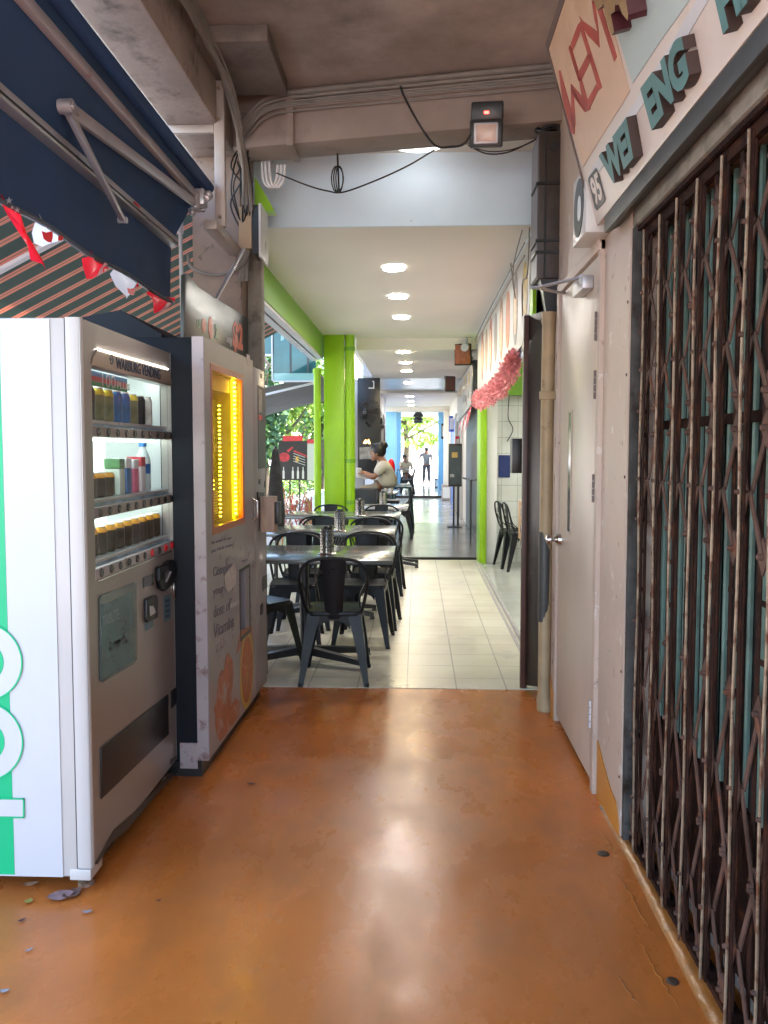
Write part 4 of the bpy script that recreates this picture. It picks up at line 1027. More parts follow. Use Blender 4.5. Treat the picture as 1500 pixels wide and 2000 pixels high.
# printed oranges on the lower front
M['op'] = mat('orange_slice_print', (.42, .09, .03), .35, var=.35, vs=9)
M['op2'] = mat('orange_peel_print', (.36, .11, .05), .35, var=.4, vs=7, dirt=(.40, .33, .33), ds=9, dt=(.5, .62))
M['yp'] = mat('yellow_rind_print', (.50, .34, .06), .35, var=.15)
cq = v2(481, 1312)
MB().prism(ell(v2(482, 1308), ju, (0, 0, 1), .155, .205), jn, .0006, .0008).build('printed_rind', M['yp'], jm)
MB().prism(ell(v2(482, 1308), ju, (0, 0, 1), .122, .175), jn, .0006, .0016).build('printed_slice', M['op'], jm)
tb = MB(); c0 = v2(482, 1308)
for k in range(9):
    a = k*2*PI/9; d = ju*math.cos(a)*.11+Vector((0, 0, math.sin(a)*.16)); p_ = ju*math.sin(a)*.003-Vector((0, 0, math.cos(a)*.003))
    tb.prism([c0+d*.1-p_, c0+d+p_*.5-p_, c0+d+p_, c0+d*.1+p_], jn, .0005, .0024)
tb.build('printed_segments', M['yp'], jm)
tb = MB()
for cx, cy, ru, rv in ((436, 1380, .16, .17), (446, 1325, .10, .13), (455, 1400, .15, .08)):
    pts = []
    for k in range(26):
        a = 2*PI*k/26; q = v2(cx, cy)+ju*math.cos(a)*ru*random.uniform(.8, 1.1)+Vector((0, 0, math.sin(a)*rv*random.uniform(.8, 1.1)))
        u_ = max(.02, min(us-.01, (q-JA).dot(ju))); pts.append(JA+ju*u_+Vector((0, 0, max(.10, q.z))))
    tb.prism(pts, jn, .0005, .0003+.0004*len(tb.f)/80)
tb.build('printed_orange', M['op2'], jm)
jq('printed_peel', [(469, 1232), (492, 1222), (494, 1262), (488, 1256), (474, 1258), (462, 1278)], M['op2'], .0006, .0004)
# payment unit details
def jp(name, px, m, th=.002): return MB().prism([v2(*p) for p in px], jn, th, .0005).build(name, m, pay)
jp('touch_screen', [(503, 752), (518, 760), (518, 914), (504, 916)], M['dglass'])
jp('screen_sticker', [(504, 758), (510, 762), (511, 806), (504, 805)], mat('sticker_print', (.42, .36, .33), .4, var=.4, vs=30), .0032)
jp('screen_sticker', [(504, 810), (511, 812), (510, 822), (505, 820)], M['red'], .0034)
jp('camera_dot', [(508.5, 730), (511.5, 731), (511.5, 739), (508.5, 738)], M['black'])
jp('card_reader', [(501, 961), (513, 962), (514, 990), (503, 997)], M['black'], .008)
jp('button_panel', [(505, 936), (508, 936), (508, 946), (505, 946)], M['black'], .003)
jp('receipt_slot', [(516, 940), (519, 940), (519, 952), (516, 952)], M['black'], .003)
jp('small_window', [(508, 1182), (513, 1176), (513, 1198), (508, 1202)], M['black'], .003)
jp('torn_patch', [(513, 1126), (521, 1122), (521, 1148), (516, 1150), (513, 1156), (512, 1144)], M['greysteel'], .002)
hh = v2(491, 1000)
MB().tube([v2(492, 975)+jn*.004, v2(492, 980)+jn*.03, v2(492, 1010)+jn*.03, v2(492, 1015)+jn*.004], .008, 8).build('door_handle', M['steel'], jm)
MB().tube([v2(495, 975)+jn*.003, v2(495, 1016)+jn*.003], .006, 8).build('handle_base', M['steel'], jm)
# tan card terminal box fixed to the side unit
t = thing('wooden_box', 'pale wooden box with a black reader, fixed near the edge of the juice machine', 'box', (-.85, 4.82, 1.0))
a_ = v2(506, 1018)
MB().box(-.879, -.80, 4.55, 4.66, .985, 1.185).build('box_body', mat('pale_plywood', (.48, .34, .25), .5, var=.12, vs=12, stretch=(6, 6, 1)), t, bevel=.003)
MB().box(-.80, -.775, 4.56, 4.65, 1.03, 1.155).build('reader', M['black'], t, bevel=.003)
# sign board on top
sb = thing('price_board', 'dark glossy price board with orange lettering standing on the juice machine', 'sign board', (-1.065, 4.3, 1.94))
BX = -1.05; VB = Plane((BX, 4, 2), (1, 0, 0))
def vb(px, py): return VB.at(px, py)
M['board'] = mat('dark_glossy_board', (.045, .05, .045), .32, var=.15, vs=3, spec=.5)
bq = [vb(359, 660), vb(361, 537), vb(366, 534), vb(372, 540), vb(388, 561), vb(486, 622), vb(487, 707), vb(410, 676), vb(385, 662)]
MB().prism(bq, (-1, 0, 0), .018).build('board', M['board'], sb, bevel=.002)
M['bor'] = mat('orange_red_print', (.72, .14, .06), .4, var=.06)
M['bgr'] = mat('dull_green_print', (.14, .25, .12), .4)
tb = MB(); put_text(tb, '$2', [vb(454, 626), vb(474, 634), vb(474, 693), vb(454, 685)], (1, 0, 0), .0015, .0003, .05)
tb.build('price_lettering', M['bor'], sb)
tb = MB(); put_text(tb, 'only', [vb(441, 652), vb(453, 656), vb(453, 678), vb(441, 672)], (1, 0, 0), .0015, .0003, .02)
tb.build('small_lettering', M['paper'], sb)
tb = MB(); put_text(tb, 'iJ', [vb(384, 622), vb(391, 625), vb(391, 642), vb(384, 640)], (1, 0, 0), .0015, .0003, .04)
put_text(tb, 'z', [vb(419, 632), vb(426, 638), vb(426, 664), vb(419, 660)], (1, 0, 0), .0015, .0003, .04)
tb.build('green_lettering', M['bgr'], sb)
tb = MB(); tb.prism(ell(vb(398, 636), (0, 1, 0), (0, 0, 1), .035, .035), (1, 0, 0), .0015, .0003).prism(ell(vb(411, 640), (0, 1, 0), (0, 0, 1), .045, .055), (1, 0, 0), .0015, .0003)
tb.build('orange_circles', M['bor'], sb)
tb = MB()
MB().tube([(-1.07, 4.35, 2.235), (-1.0, 4.75, 2.60)], .011, 8).build('stay_rod', M['alu'], sb)
# corrugated lid between the machines
t = thing('cover_sheet', 'dark folded cover sheet lying on top of the juice machine', 'cover', (-1.4, 3.9, 1.94))
MB().loft([[(-1.80, 3.58, 1.94), (-1.80, 4.3, 1.94), (-1.80, 4.3, 1.97), (-1.80, 3.58, 1.97)], [(-1.30, 3.58, 1.94), (-1.30, 4.3, 1.94), (-1.30, 4.3, 2.06), (-1.30, 3.58, 2.06)], [(-1.12, 3.58, 1.94), (-1.12, 4.3, 1.94), (-1.12, 4.3, 1.955), (-1.12, 3.58, 1.955)]]).build('sheet', M['jside'], t)

# ------------------------------------------------------------------ blue folding-arm awning
AW = thing('blue_awning', 'half retracted navy blue folding-arm awning hanging under the edge beam', 'awning', (-1.2, 2, 2.6))
Y0, Y1 = -1.3, 4.42
M['bluelit'] = M['navy']
fab = MB()
prof = [(-1.115, 2.845), (-1.125, 2.862), (-1.15, 2.852), (-1.312, 2.577), (-1.325, 2.54)]
inn = [(x+.002, z-.003) for x, z in prof]
fab.loft([[(x, y, z) for x, z in prof]+[(x, y, z) for x, z in reversed(inn)] for y in (Y0, 0, 1.5, 3, Y1)])
fab.build('canopy_fabric', M['navy'], AW)
MB().tube([(-1.12, Y0, 2.85), (-1.12, Y1+.03, 2.85)], .028, 16).build('roller', mat('blue_roller_fabric', (.012, .05, .16), .7, var=.1), AW)
M['torsion'] = mat('worn_white_bar', (.62, .56, .58), .35, metal=.2, var=.08, vs=4, dirt=(.55, .30, .28), ds=5, dt=(.6, .66))
MB().box(-1.188, -1.158, Y0, Y1-.05, 2.765, 2.805).build('torsion_bar', M['torsion'], AW, bevel=.003)
MB().loft([[(-1.335, y, 2.525), (-1.285, y, 2.535), (-1.280, y, 2.575), (-1.300, y, 2.59), (-1.335, y, 2.57)] for y in (Y0, Y1)]).build('front_bar', M['alu'], AW, bevel=.003)
MB().box(-1.283, -1.278, Y0, Y1-.01, 2.545, 2.550).build('front_bar_groove', M['black'], AW)
e0 = onX(350, 458, -1.282)
MB().box(-1.2795, -1.2785, 3.72, 3.80, 2.558, 2.570).build('red_label', M['red'], AW)
# valance with a slightly wavy hem
v = MB(); rg = []
n = 60
for i in range(n+1):
    y = Y0+(Y1-Y0)*i/n; wv = .006*math.sin(y*7)+.004*math.sin(y*17)
    rg.append([(-1.322, y, 2.545), (-1.326+wv*.4, y, 2.40), (-1.328+wv, y, 2.245+wv), (-1.331+wv, y, 2.245+wv), (-1.329+wv*.4, y, 2.40), (-1.325, y, 2.545)])
v.loft(rg); v.build('valance', M['navy'], AW, smooth=1.5)
v = MB(); v.tube([(-1.327+.004*math.sin(y*9), y, 2.243+.006*math.sin(y*7)) for y in [Y0+(Y1-Y0)*i/70 for i in range(71)]], .010, 6)
v.build('hem_tape', mat('grey_hem_tape', (.11, .12, .15), .4, var=.4, vs=20), AW)
v = MB()
for k in range(9):
    y = Y0+.35+k*.62
    v.loft([[(x+.0035*-1, yy, z-.004) for x, z in ((-1.16, 2.834), (-1.30, 2.598))]+[(x-.0015, yy, z-.001) for x, z in ((-1.30, 2.598), (-1.16, 2.834))] for yy in (y, y+.012)])
v.build('fabric_seam', mat('navy_seam', (.010, .026, .07), .8), AW)
# folding arm: shoulder, elbow, wrist
sh_ = Vector((-1.165, 4.36, 2.74)); el = onX(128, 208, -1.235); wr = onX(240, 430, -1.262)
def armseg(p, q, w0, w1, nm):
    t_ = (q-p).normalized(); s_ = t_.cross(Vector((1, 0, 0))).normalized()
    rg = []
    for pt, w in ((p, w0), (q, w1)):
        rg.append([pt+s_*w*.5+Vector((.012, 0, 0)), pt-s_*w*.5+Vector((.012, 0, 0)), pt-s_*w*.5-Vector((.012, 0, 0)), pt+s_*w*.5-Vector((.012, 0, 0))])
    return MB().loft(rg).build(nm, M['alu'], AW, bevel=.004)
armseg(sh_, el, .040, .052, 'folding_arm')
armseg(el+Vector((.0, 0, 0)), wr, .030, .022, 'folding_arm')
MB().tube([el+Vector((-.022, 0, 0)), el+Vector((.026, 0, 0))], .026, 16).tube([el+Vector((.026, 0, 0)), el+Vector((.034, 0, 0))], .012, 12).build('elbow_joint', M['alu'], AW)
MB().tube([wr+Vector((-.02, 0, 0)), wr+Vector((.018, 0, 0))], .014, 12).build('wrist_joint', M['alu'], AW)
e = MB().tube([sh_+Vector((0, -.02, -.03)), sh_+Vector((0, -.02, .05))], .024, 14).box(-1.20, -1.12, 4.34, 4.42, 2.735, 2.815).tube([(-1.11, 4.34, 2.76), (-1.11, 4.42, 2.80)], .02, 12).tube([(-1.22, 4.40, 2.72), (-1.13, 4.40, 2.72)], .012, 10)
e.ball((-1.10, 4.36, 2.79), .02).ball((-1.19, 4.37, 2.70), .018)
e.build('shoulder_bracket', M['alu'], AW, bevel=.004)
# steel bracket carrying it
t = thing('steel_bracket', 'pale galvanised T-shaped steel bracket hung from the edge beam holding the awning', 'bracket', (-1.07, 4.45, 2.6))
M['galv'] = mat('galvanised_steel', (.42, .36, .33), .5, metal=.3, var=.12, vs=7, dirt=(.22, .17, .14), ds=9, dt=(.6, .68))
MB().box(-1.085, -1.03, 4.43, 4.47, 2.645, 3.42).build('upright', M['galv'], t, bevel=.003)
MB().box(-1.36, -1.087, 4.435, 4.465, 3.135, 3.178).build('cross_arm', M['galv'], t, bevel=.003)
e = MB().box(-1.115, -1.045, 4.30, 4.90, 2.595, 2.643).build('base_channel', M['galv'], t, bevel=.003)
e = MB()
for z in (2.69, 3.2, 3.36): e.tube([(-1.057, 4.43, z), (-1.057, 4.42, z)], .009, 8)
e.build('bolt', M['rustl'], t)
# bunting under the valance
bt = thing('flag_bunting', 'string of red and white plastic flags along the hem of the blue awning', 'bunting', (-1.33, 3.6, 2.2))
FL = Plane((-1.335, 0, 0), (1, 0, 0))
M['redf'] = translucent(mat('red_flag_film', (.85, .02, .04), .25, var=.05, vs=6)); M['whitef2'] = translucent(mat('white_flag_film', (.85, .84, .88), .3, var=.04, vs=6))
def flag(pts, m, mk=None):
    m = M['redf'] if m is M['red'] else M['whitef2']
    base = [FL.at(*p) for p in pts]; c = sum(base, Vector())/len(base)
    b = MB(); n_ = len(base)
    mid = [p+Vector((.012*math.sin((p.y-c.y)*60+p.z*30), 0, 0)) for p in base]
    b.add([tuple(c+Vector((.012, 0, 0)))]+[tuple(p) for p in mid], [(0, i+1, (i+1) % n_+1) for i in range(n_)])
    o = b.build('flag', m, bt, smooth=2, solid=False)
    if mk:
        for poly, mm in mk:
            mm = M['redf'] if mm is M['red'] else M['whitef2'] if mm is M['whitef'] else mm
            MB().prism([FL.at(*p)+Vector((.016, 0, 0)) for p in poly], (1, 0, 0), .001).build('flag_print', mm, o)
def star(cx, cy, r): return [(cx+r*(1 if k % 2 == 0 else .4)*math.sin(k*PI/5), cy-r*(1 if k % 2 == 0 else .4)*math.cos(k*PI/5)) for k in range(10)]
flag([(-2, 368), (14, 378), (34, 394), (34, 418), (37, 450), (52, 470), (68, 496), (82, 510), (95, 528), (78, 516), (66, 508), (48, 480), (34, 452), (10, 415), (-2, 400)], M['red'], [(star(8, 392, 7), M['whitef']), (star(24, 410, 6), M['whitef']), (star(14, 405, 4), M['whitef'])])
crs = lambda cx, cy, s: [(cx-12*s, cy-9*s), (cx-3*s, cy-6*s), (cx+10*s, cy-9*s), (cx+11*s, cy+3*s), (cx+8*s, cy+15*s), (cx, cy+13*s), (cx-8*s, cy+7*s)]
flag([(71, 418), (86, 430), (108, 443), (131, 463), (112, 471), (96, 478), (82, 482), (72, 475), (66, 455), (70, 440)], M['whitef'], [(crs(84, 460, .95), M['red']), ([(105, 462), (112, 458), (117, 462), (112, 470), (105, 470)], M['red'])])
flag([(172, 489), (185, 498), (200, 508), (215, 520), (196, 532), (178, 545), (168, 545), (166, 520), (162, 505), (171, 500)], M['red'], [([(182, 540), (188, 525), (198, 512), (206, 516), (200, 518), (194, 524), (192, 534)], mat('pale_pink_print', (.80, .35, .38), .4)), (star(199, 527, 4), M['whitef'])])
flag([(218, 524), (232, 530), (246, 538), (270, 553), (262, 570), (251, 584), (244, 580), (230, 558), (215, 535)], M['whitef'], [(crs(249, 568, .62), M['red']), ([(258, 557), (262, 551), (265, 556), (262, 562), (258, 562)], M['red'])])
flag([(289, 563), (305, 570), (322, 576), (338, 582), (338, 590), (320, 602), (302, 613), (296, 605), (294, 585), (288, 573)], M['red'], [([(303, 610), (312, 603), (320, 592), (332, 587), (337, 590), (328, 592), (322, 600), (314, 606)], _mats['pale_pink_print'])])

# ------------------------------------------------------------------ striped canopy of the neighbour
O_, G_ = (.82, .42, .31), (.13, .19, .165)
M['stripe'] = bandmat('green_orange_stripe_fabric', 'Y', .205, [(0, G_), (.58, O_), (.71, G_), (.75, O_), (.90, G_)], .8)
# cloth lets daylight through
_n = M['stripe'].node_tree.nodes; _l = M['stripe'].node_tree.links
tl = _n.new('ShaderNodeBsdfTranslucent'); mx = _n.new('ShaderNodeMixShader'); mx.inputs[0].default_value = .35
_l.new([x for x in _n if x.type == 'VALTORGB'][0].outputs[0], tl.inputs[0])
_l.new(_n['Principled BSDF'].outputs[0], mx.inputs[1]); _l.new(tl.outputs[0], mx.inputs[2]); _l.new(mx.outputs[0], _n['Material Output'].inputs[0])
cn_ = thing('striped_canopy', 'green and orange striped fabric canopy sloping out over the street side', 'canopy', (-2.2, 6, 2.5))
b = MB()
x0, z0, x1, z1 = -1.40, 2.93, -4.2, 1.53
b.loft([[(x0, y, z0), (x1, y, z1), (x1, y, z1+.006), (x0, y, z0+.006)] for y in (3.3, 5, 7, 9.6)])
b.build('canopy_fabric', M['stripe'], cn_)
MB().bar((x0, 4.55, z0-.02), (x1, 4.55, z1-.02), .05, .02).build('support_arm', M['whitef'], cn_)
MB().bar((x0, 7.6, z0-.02), (x1, 7.6, z1-.02), .05, .02).build('support_arm', M['greysteel'], cn_)
MB().tube([(x1, 3.3, z1), (x1, 9.6, z1)], .03, 10).build('front_bar', M['greysteel'], cn_)
p0 = onY(352, 450, 5.0); p1 = onY(361, 545, 5.0)
MB().tube([(p0.x, 5, p0.z+.1), (p1.x, 5, 0.0)], .012, 10).tube([(p0.x, 5, p0.z-.02), (p0.x, 5, p0.z+.1)], .018, 10).build('white_pole', M['white'], **T('thin white upright pole in front of the striped canopy', 'pole'))
# electrical box on the column
t = thing('junction_box', 'tan and black junction box fixed to the right side of the column', 'junction box', (-1.0, 4.96, 2.62))
MB().box(-1.05, -.975, 4.86, 4.94, 2.63, 2.87).build('box_face', mat('tan_board', (.40, .27, .15), .6, var=.15), t)
MB().box(-.972, -.935, 4.86, 5.05, 2.60, 2.88).build('box_side', M['black'], t)
MB().box(-.933, -.92, 4.86, 5.10, 2.58, 2.89).build('box_cover', M['cabwhite'], t)
MB().prism([(-1.0, 5.2, 2.91), (-.88, 5.2, 2.91), (-.90, 5.2, 2.95), (-1.0, 5.2, 3.12)], (0, -1, 0), .1).build('green_bracket', M['green'], **T('bright green triangular bracket above the junction box', 'bracket'))
MB().tube(smoothpath([(-1.36, 4.88, 2.6), (-1.33, 4.86, 2.52), (-1.2, 4.87, 2.48), (-1.06, 4.87, 2.52), (-1.0, 4.9, 2.62), (-.99, 4.9, 2.9)], 5), .010, 8).build('wrapped_cable', M['cable'], **T('grey cable looped round the middle of the column', 'cable'))

# ------------------------------------------------------------------ cafe chairs and tables
def make_chair(label):
    t = thing('metal_chair', label, 'chair', (0, 0, 0), 'black metal cafe chairs at the tables')
    bm_ = M['bmetal']
    def rr(h, z, r=.05, n=5):
        pts = []
        for cx, cy, a0 in ((h-r, h-r, 0), (-h+r, h-r, 90), (-h+r, -h+r, 180), (h-r, -h+r, 270)):
            for k in range(n+1):
                a = R(a0+90*k/n); pts.append((cx+r*math.cos(a), cy+r*math.sin(a), z))
        return pts
    MB().loft([rr(.172, .425), rr(.176, .440), rr(.170, .452), rr(.150, .447)]).build('seat', bm_, t, smooth=.9)
    for sx in (1, -1):
        for sy in (1, -1):
            rg = []
            for k, (z, w, ox, oy) in enumerate(((.44, .085, .135, .135), (.36, .072, .146, .150), (.22, .056, .164, .172), (.08, .038, .178, .192), (.0, .030, .186, .205))):
                # L section: outer corner plus two flanges
                X, Y = ox+.03, oy+.03
                rg.append([(sx*X, sy*Y, z), (sx*(X-w), sy*Y, z), (sx*(X-w), sy*(Y-.004), z), (sx*(X-.006), sy*(Y-.006), z), (sx*(X-.004), sy*(Y-w), z), (sx*X, sy*(Y-w), z)])
            MB().loft(rg).tube([(sx*.205, sy*.224, 0), (sx*.203, sy*.222, .02)], .014, 8).build('leg', bm_, t)
    # arched aprons
    for s_ in (-1, 1):
        pts = [(-.10, .435), (.10, .435), (.10, .34), (.075, .375), (.03, .395), (-.03, .395), (-.075, .375), (-.10, .34)]
        MB().prism([(x, s_*.166, z) for x, z in pts], (0, s_, 0), .003).build('apron', bm_, t)
        MB().prism([(s_*.166, x, z) for x, z in pts], (s_, 0, 0), .003).build('apron', bm_, t)
    zz = lambda z: .43+(z-.43)*.87
    hoop = [(-.165, -.13, .43), (-.185, -.165, .52), (-.205, -.195, .64), (-.205, -.212, .73), (-.180, -.222, .79), (-.12, -.230, .83), (0, -.233, .845), (.12, -.230, .83), (.18, -.222, .79), (.205, -.212, .73), (.205, -.195, .64), (.185, -.165, .52), (.165, -.13, .43)]
    hoop = [(x, y, zz(z)) for x, y, z in hoop]
    MB().tube(smoothpath(hoop, 4), .0105, 8).build('back_hoop', bm_, t)
    rg = []
    for z, w, y in ((.40, .052, -.172), (.52, .058, -.187), (.66, .068, -.207), (.80, .078, -.224), (.835, .080, -.229)):
        z = zz(z)
        rg.append([(-w, y+.010, z), (-w*.4, y, z), (w*.4, y, z), (w, y+.010, z), (w, y+.013, z), (w*.4, y+.004, z), (-w*.4, y+.004, z), (-w, y+.013, z)])
    sp_ = MB().loft(rg).build('splat', bm_, t, smooth=.9)
    MB().tube(smoothpath([(-.028, -.228, .665), (-.028, -.231, .712), (.028, -.231, .712), (.028, -.228, .665)], 4), .0035, 6).build('grip_slot', M['black'], sp_)
    for sx in (1, -1):
        MB().tube(smoothpath([(sx*.195, -.19, .63), (sx*.165, -.16, .56), (sx*.155, -.10, .50), (sx*.16, -.04, .445)], 4), .006, 6).build('brace', bm_, t)
    return t
CL = [(-.515, 5.13, R(2), 'black metal chair nearest the camera, standing on the edge of the orange floor'),
      (-1.06, 5.33, R(-38), 'black metal chair beside the nearest table, half hidden by the juice machine'),
      (-.93, 6.12, PI+R(4), 'black metal chair behind the left half of the nearest table, facing the camera'),
      (-.40, 6.10, PI-R(3), 'black metal chair behind the right half of the nearest table, facing the camera'),
      (-.92, 6.66, R(3), 'black metal chair at the near left of the second table'),
      (-.36, 6.70, R(-4), 'black metal chair at the near right of the second table, backing onto the first'),
      (-.90, 7.60, PI, 'black metal chair on the far left side of the second table'),
      (-.42, 7.58, PI+R(5), 'black metal chair on the far right side of the second table'),
      (-.98, 8.22, R(6), 'black metal chair on the near left of the third table'),
      (-.34, 8.24, R(-3), 'black metal chair on the near right of the third table'),
      (-1.02, 9.42, PI, 'black metal chair just in front of the square green column'),
      (-.42, 9.40, PI, 'black metal chair on the far right of the third table')]
ch0 = make_chair(CL[0][3]); ch0.location = (CL[0][0], CL[0][1], .0045); ch0.rotation_euler = (0, 0, CL[0][2])
for x, y, a, l in CL[1:]: dup(ch0, (x, y, .0045), a, l)
G2 = 'pair of black metal chairs inside the tiled shop'
dup(ch0, (1.20, 9.95, .031), R(-82), 'black metal chair inside the tiled shop, turned sideways against the white wall', G2)
dup(ch0, (1.26, 9.70, .031), R(-86), 'black metal chair inside the tiled shop, nearer one of the sideways pair', G2)
def make_table(w, d, label, loc, top=M['tabletop']):
    t = thing('cafe_table', label, 'table', (0, 0, 0), 'dark cafe tables')
    MB().box(-w/2, w/2, -d/2, d/2, .725, .75).build('tabletop', top, t, bevel=.002)
    MB().tube([(0, 0, .06), (0, 0, .70)], .032, 14).tube([(0, 0, .70), (0, 0, .724)], [.04, .16], 14).tube([(0, 0, .05), (0, 0, .12)], [.07, .04], 14).build('column', M['black'], t)
    for k in range(4):
        a = R(28 if k % 2 == 0 else -28)+(PI if k > 1 else 0)
        a = [R(24), R(156), R(204), R(336)][k]
        c, s_ = math.cos(a), math.sin(a)
        MB().loft([[(c*r-s_*w_, s_*r+c*w_, z0), (c*r+s_*w_, s_*r-c*w_, z0), (c*r+s_*w_, s_*r-c*w_, z1), (c*r-s_*w_, s_*r+c*w_, z1)] for r, w_, z0, z1 in ((.02, .028, .055, .11), (.30, .022, .035, .075), (.47, .018, .02, .05))]).tube([(c*.455, s_*.455, 0), (c*.455, s_*.455, .03)], [.026, .018], 8).build('base_arm', M['black'], t)
    t.location = loc
    return t
tb1 = make_table(1.22, .80, 'dark grey cafe table nearest the camera, with a steel cutlery holder', (-.765, 5.50, .0045))
dup(tb1, (-.80, 7.10, .0045), 0, 'second dark cafe table from the camera, behind the nearest one')
dup(tb1, (-.79, 8.80, .0045), 0, 'third dark cafe table, in front of the square green column')
tb4 = make_table(.62, .62, 'small pale-topped cafe table beside the green drain pipe', (-.42, 10.15, .0045), mat('pale_grey_laminate', (.42, .42, .43), .15))
def holder(x, y, z, label, first=None, hh=.165):
    if first is not None: return dup(first, (x, y, z), random.uniform(0, 6), label)
    t = thing('cutlery_holder', label, 'cutlery holder', (x, y, z), 'steel cutlery holders on the tables')
    MB().lathe((x, y, z), [(.062, .0), (.064, .004), (.048, .008), (.046, .010), (.046, hh), (.048, hh+.003), (.043, hh+.003), (.042, .012)], 24).build('cup', M['steel'], t)
    b = MB()
    for r_ in range(7):
        for k in range(14):
            a = 2*PI*k/14+(.22 if r_ % 2 else 0); c0 = Vector((x+.046*math.cos(a), y+.046*math.sin(a), z+.03+r_*.020))
            b.disc(c0, (math.cos(a), math.sin(a), 0), .0052, .0052, .0012, 8)
    b.build('punched_holes', M['black'], t)
    b = MB()
    for k in range(11):
        a = random.uniform(0, 6); r_ = random.uniform(.005, .03)
        b.tube([(x+r_*math.cos(a), y+r_*math.sin(a), z+.06), (x+1.3*r_*math.cos(a), y+1.3*r_*math.sin(a), z+hh+random.uniform(.01, .035))], [.004, .0065], 6)
    b.ball((x, y, z+hh+.005), .032, sc=(1, 1, .6))
    b.build('utensils', M['black'], t)
    return t
h1 = holder(-.600, 5.42, .755, 'steel cutlery holder standing on the nearest dark table')
holder(-.66, 6.95, .755, 'steel cutlery holder on the second dark table', h1)
holder(-.60, 8.55, .755, 'steel cutlery holder on the third dark table', h1)
holder(-.42, 10.05, .755, 'steel cutlery holder on the small pale table by the green drain pipe', h1)
# ------------------------------------------------------------------ shop front things
bn2 = thing('fruit_banner', 'long white banner printed with fruit drinks over the tiled shop front', 'banner', (.735, 7.4, 2.1))
BXX = .738
MB().prism([(BXX, 5.48, 2.20), (BXX, 7.0, 2.13), (BXX, 10.1, 2.06), (BXX, 10.1, 2.84), (BXX, 5.48, 2.84)], (-1, 0, 0), .006).build('banner_cloth', mat('white_banner_vinyl', (.50, .49, .48), .4, var=.06, vs=6), bn2)
frc = [('yellow', (.72, .48, .06)), ('grey', (.30, .27, .26)), ('orange', (.75, .20, .05)), ('peach', (.60, .30, .18)), ('grey', (.30, .26, .25)), ('red', (.6, .10, .06)), ('tan', (.5, .30, .2)), ('red', (.5, .08, .12))]
for i, (nm, c) in enumerate(frc):
    yy = 5.72+i*.52
    c = tuple(q*.6 for q in c)
    o = MB().prism(ell((BXX-.006, yy, 2.50), (0, 1, 0), (0, 0, 1), .15, .23 if i % 2 == 0 else .27), (-1, 0, 0), .002).build('drink_picture', mat(nm+'_drink_print', c, .4, var=.45, vs=14), bn2)
    if i % 2: MB().prism(ell((BXX-.008, yy, 2.48), (0, 1, 0), (0, 0, 1), .09, .17), (-1, 0, 0), .002).build('drink_glass', mat('peach_glass_print', (.72, .42, .25), .4, var=.3, vs=20), o)
g = MB(); rnd = random.Random(4)
path = [onX(1008, 706, .70), onX(990, 715, .70), onX(975, 730, .70), onX(962, 752, .70), onX(950, 772, .70)]
gp = [Vector((.71, 6.15, 2.13)), Vector((.71, 6.4, 2.06)), Vector((.71, 6.8, 2.00)), Vector((.71, 7.3, 1.99)), Vector((.705, 7.9, 1.98)), Vector((.705, 8.5, 2.0)), Vector((.705, 9.1, 2.0)), Vector((.705, 9.9, 2.04))]
gpp = smoothpath(gp, 5)
for i, p in enumerate(gpp):
    R_ = rnd.uniform(.055, .115); p = p+Vector((0, 0, rnd.uniform(-.03, .03)))
    for k in range(190):
        d = Vector((rnd.gauss(0, 1)*.8, rnd.gauss(0, 1), rnd.gauss(0, 1))).normalized()
        c0 = p+Vector((d.x*.5, d.y, d.z))*R_*rnd.uniform(.2, 1.0); u_ = d.cross(Vector((rnd.gauss(0, 1), rnd.gauss(0, 1), rnd.gauss(0, 1)))).normalized(); s_ = rnd.uniform(.006, .012); L_ = rnd.uniform(.02, .045)
        m_ = d.cross(u_)*rnd.uniform(-.012, .012)
        g.add([c0-u_*s_*.4, c0+u_*s_*.4, c0+u_*s_+d*L_*.6+m_, c0+d*L_+m_*2, c0-u_*s_+d*L_*.6+m_], [(0, 1, 2, 3, 4)])
g.build('flower_garland', mat('coral_pink_petals', (.84, .31, .32), .6, var=.35, vs=30), smooth=0, solid=False, **T('thick coral pink flower garland hanging along the bottom of the fruit banner', 'garland'))
b = MB()
for z in (2.72, 2.80): b.tube([(.70, 5.5, z), (.70, 8, z+.01), (.70, 10.2, z-.01)], .006, 6)
b.tube(smoothpath([(.69, 5.55, 2.9), (.66, 5.8, 2.7), (.69, 5.9, 2.52), (.70, 6.1, 2.62), (.70, 6.3, 2.85)], 4), .004, 6)
b.tube(smoothpath([(.73, 5.5, 2.9), (.72, 5.5, 2.6), (.70, 5.6, 2.55), (.73, 5.75, 2.2)], 4), .005, 6)
b.build('wall_wires', M['cable'], **T('loose wires and thin conduit strung above the fruit banner', 'wires'))
t = thing('poster_board', 'tall narrow fruit poster board hung beside the brown stairwell door', 'poster', (.74, 5.45, .85))
MB().box(.72, .755, 5.36, 5.52, .86, 2.10).build('board', _mats['white_banner_vinyl'], t, bevel=.002)
for k, (z0, z1, c) in enumerate(((1.80, 2.02, 'red_drink_print'), (1.42, 1.62, 'peach_glass_print'), (.90, 1.12, 'red_drink_print'), (1.14, 1.22, 'yellow_drink_print'))):
    MB().box(.717, .7195, 5.38, 5.50, z0, z1).build('picture', _mats[c], t)
MB().box(.72, .757, 5.37, 5.52, 0, .85).build('green_skirting_panel', M['green'], label='low lime green panel below the narrow fruit poster', category='wall panel')
MB().box(.735, .757, 5.34, 5.60, 2.2, 2.5).box(.735, .757, 5.3, 5.34, 2.5, 2.9).build('green_corner_trim', M['green'], label='lime green painted trim between the brown cabinet and the fruit banner', category='trim')
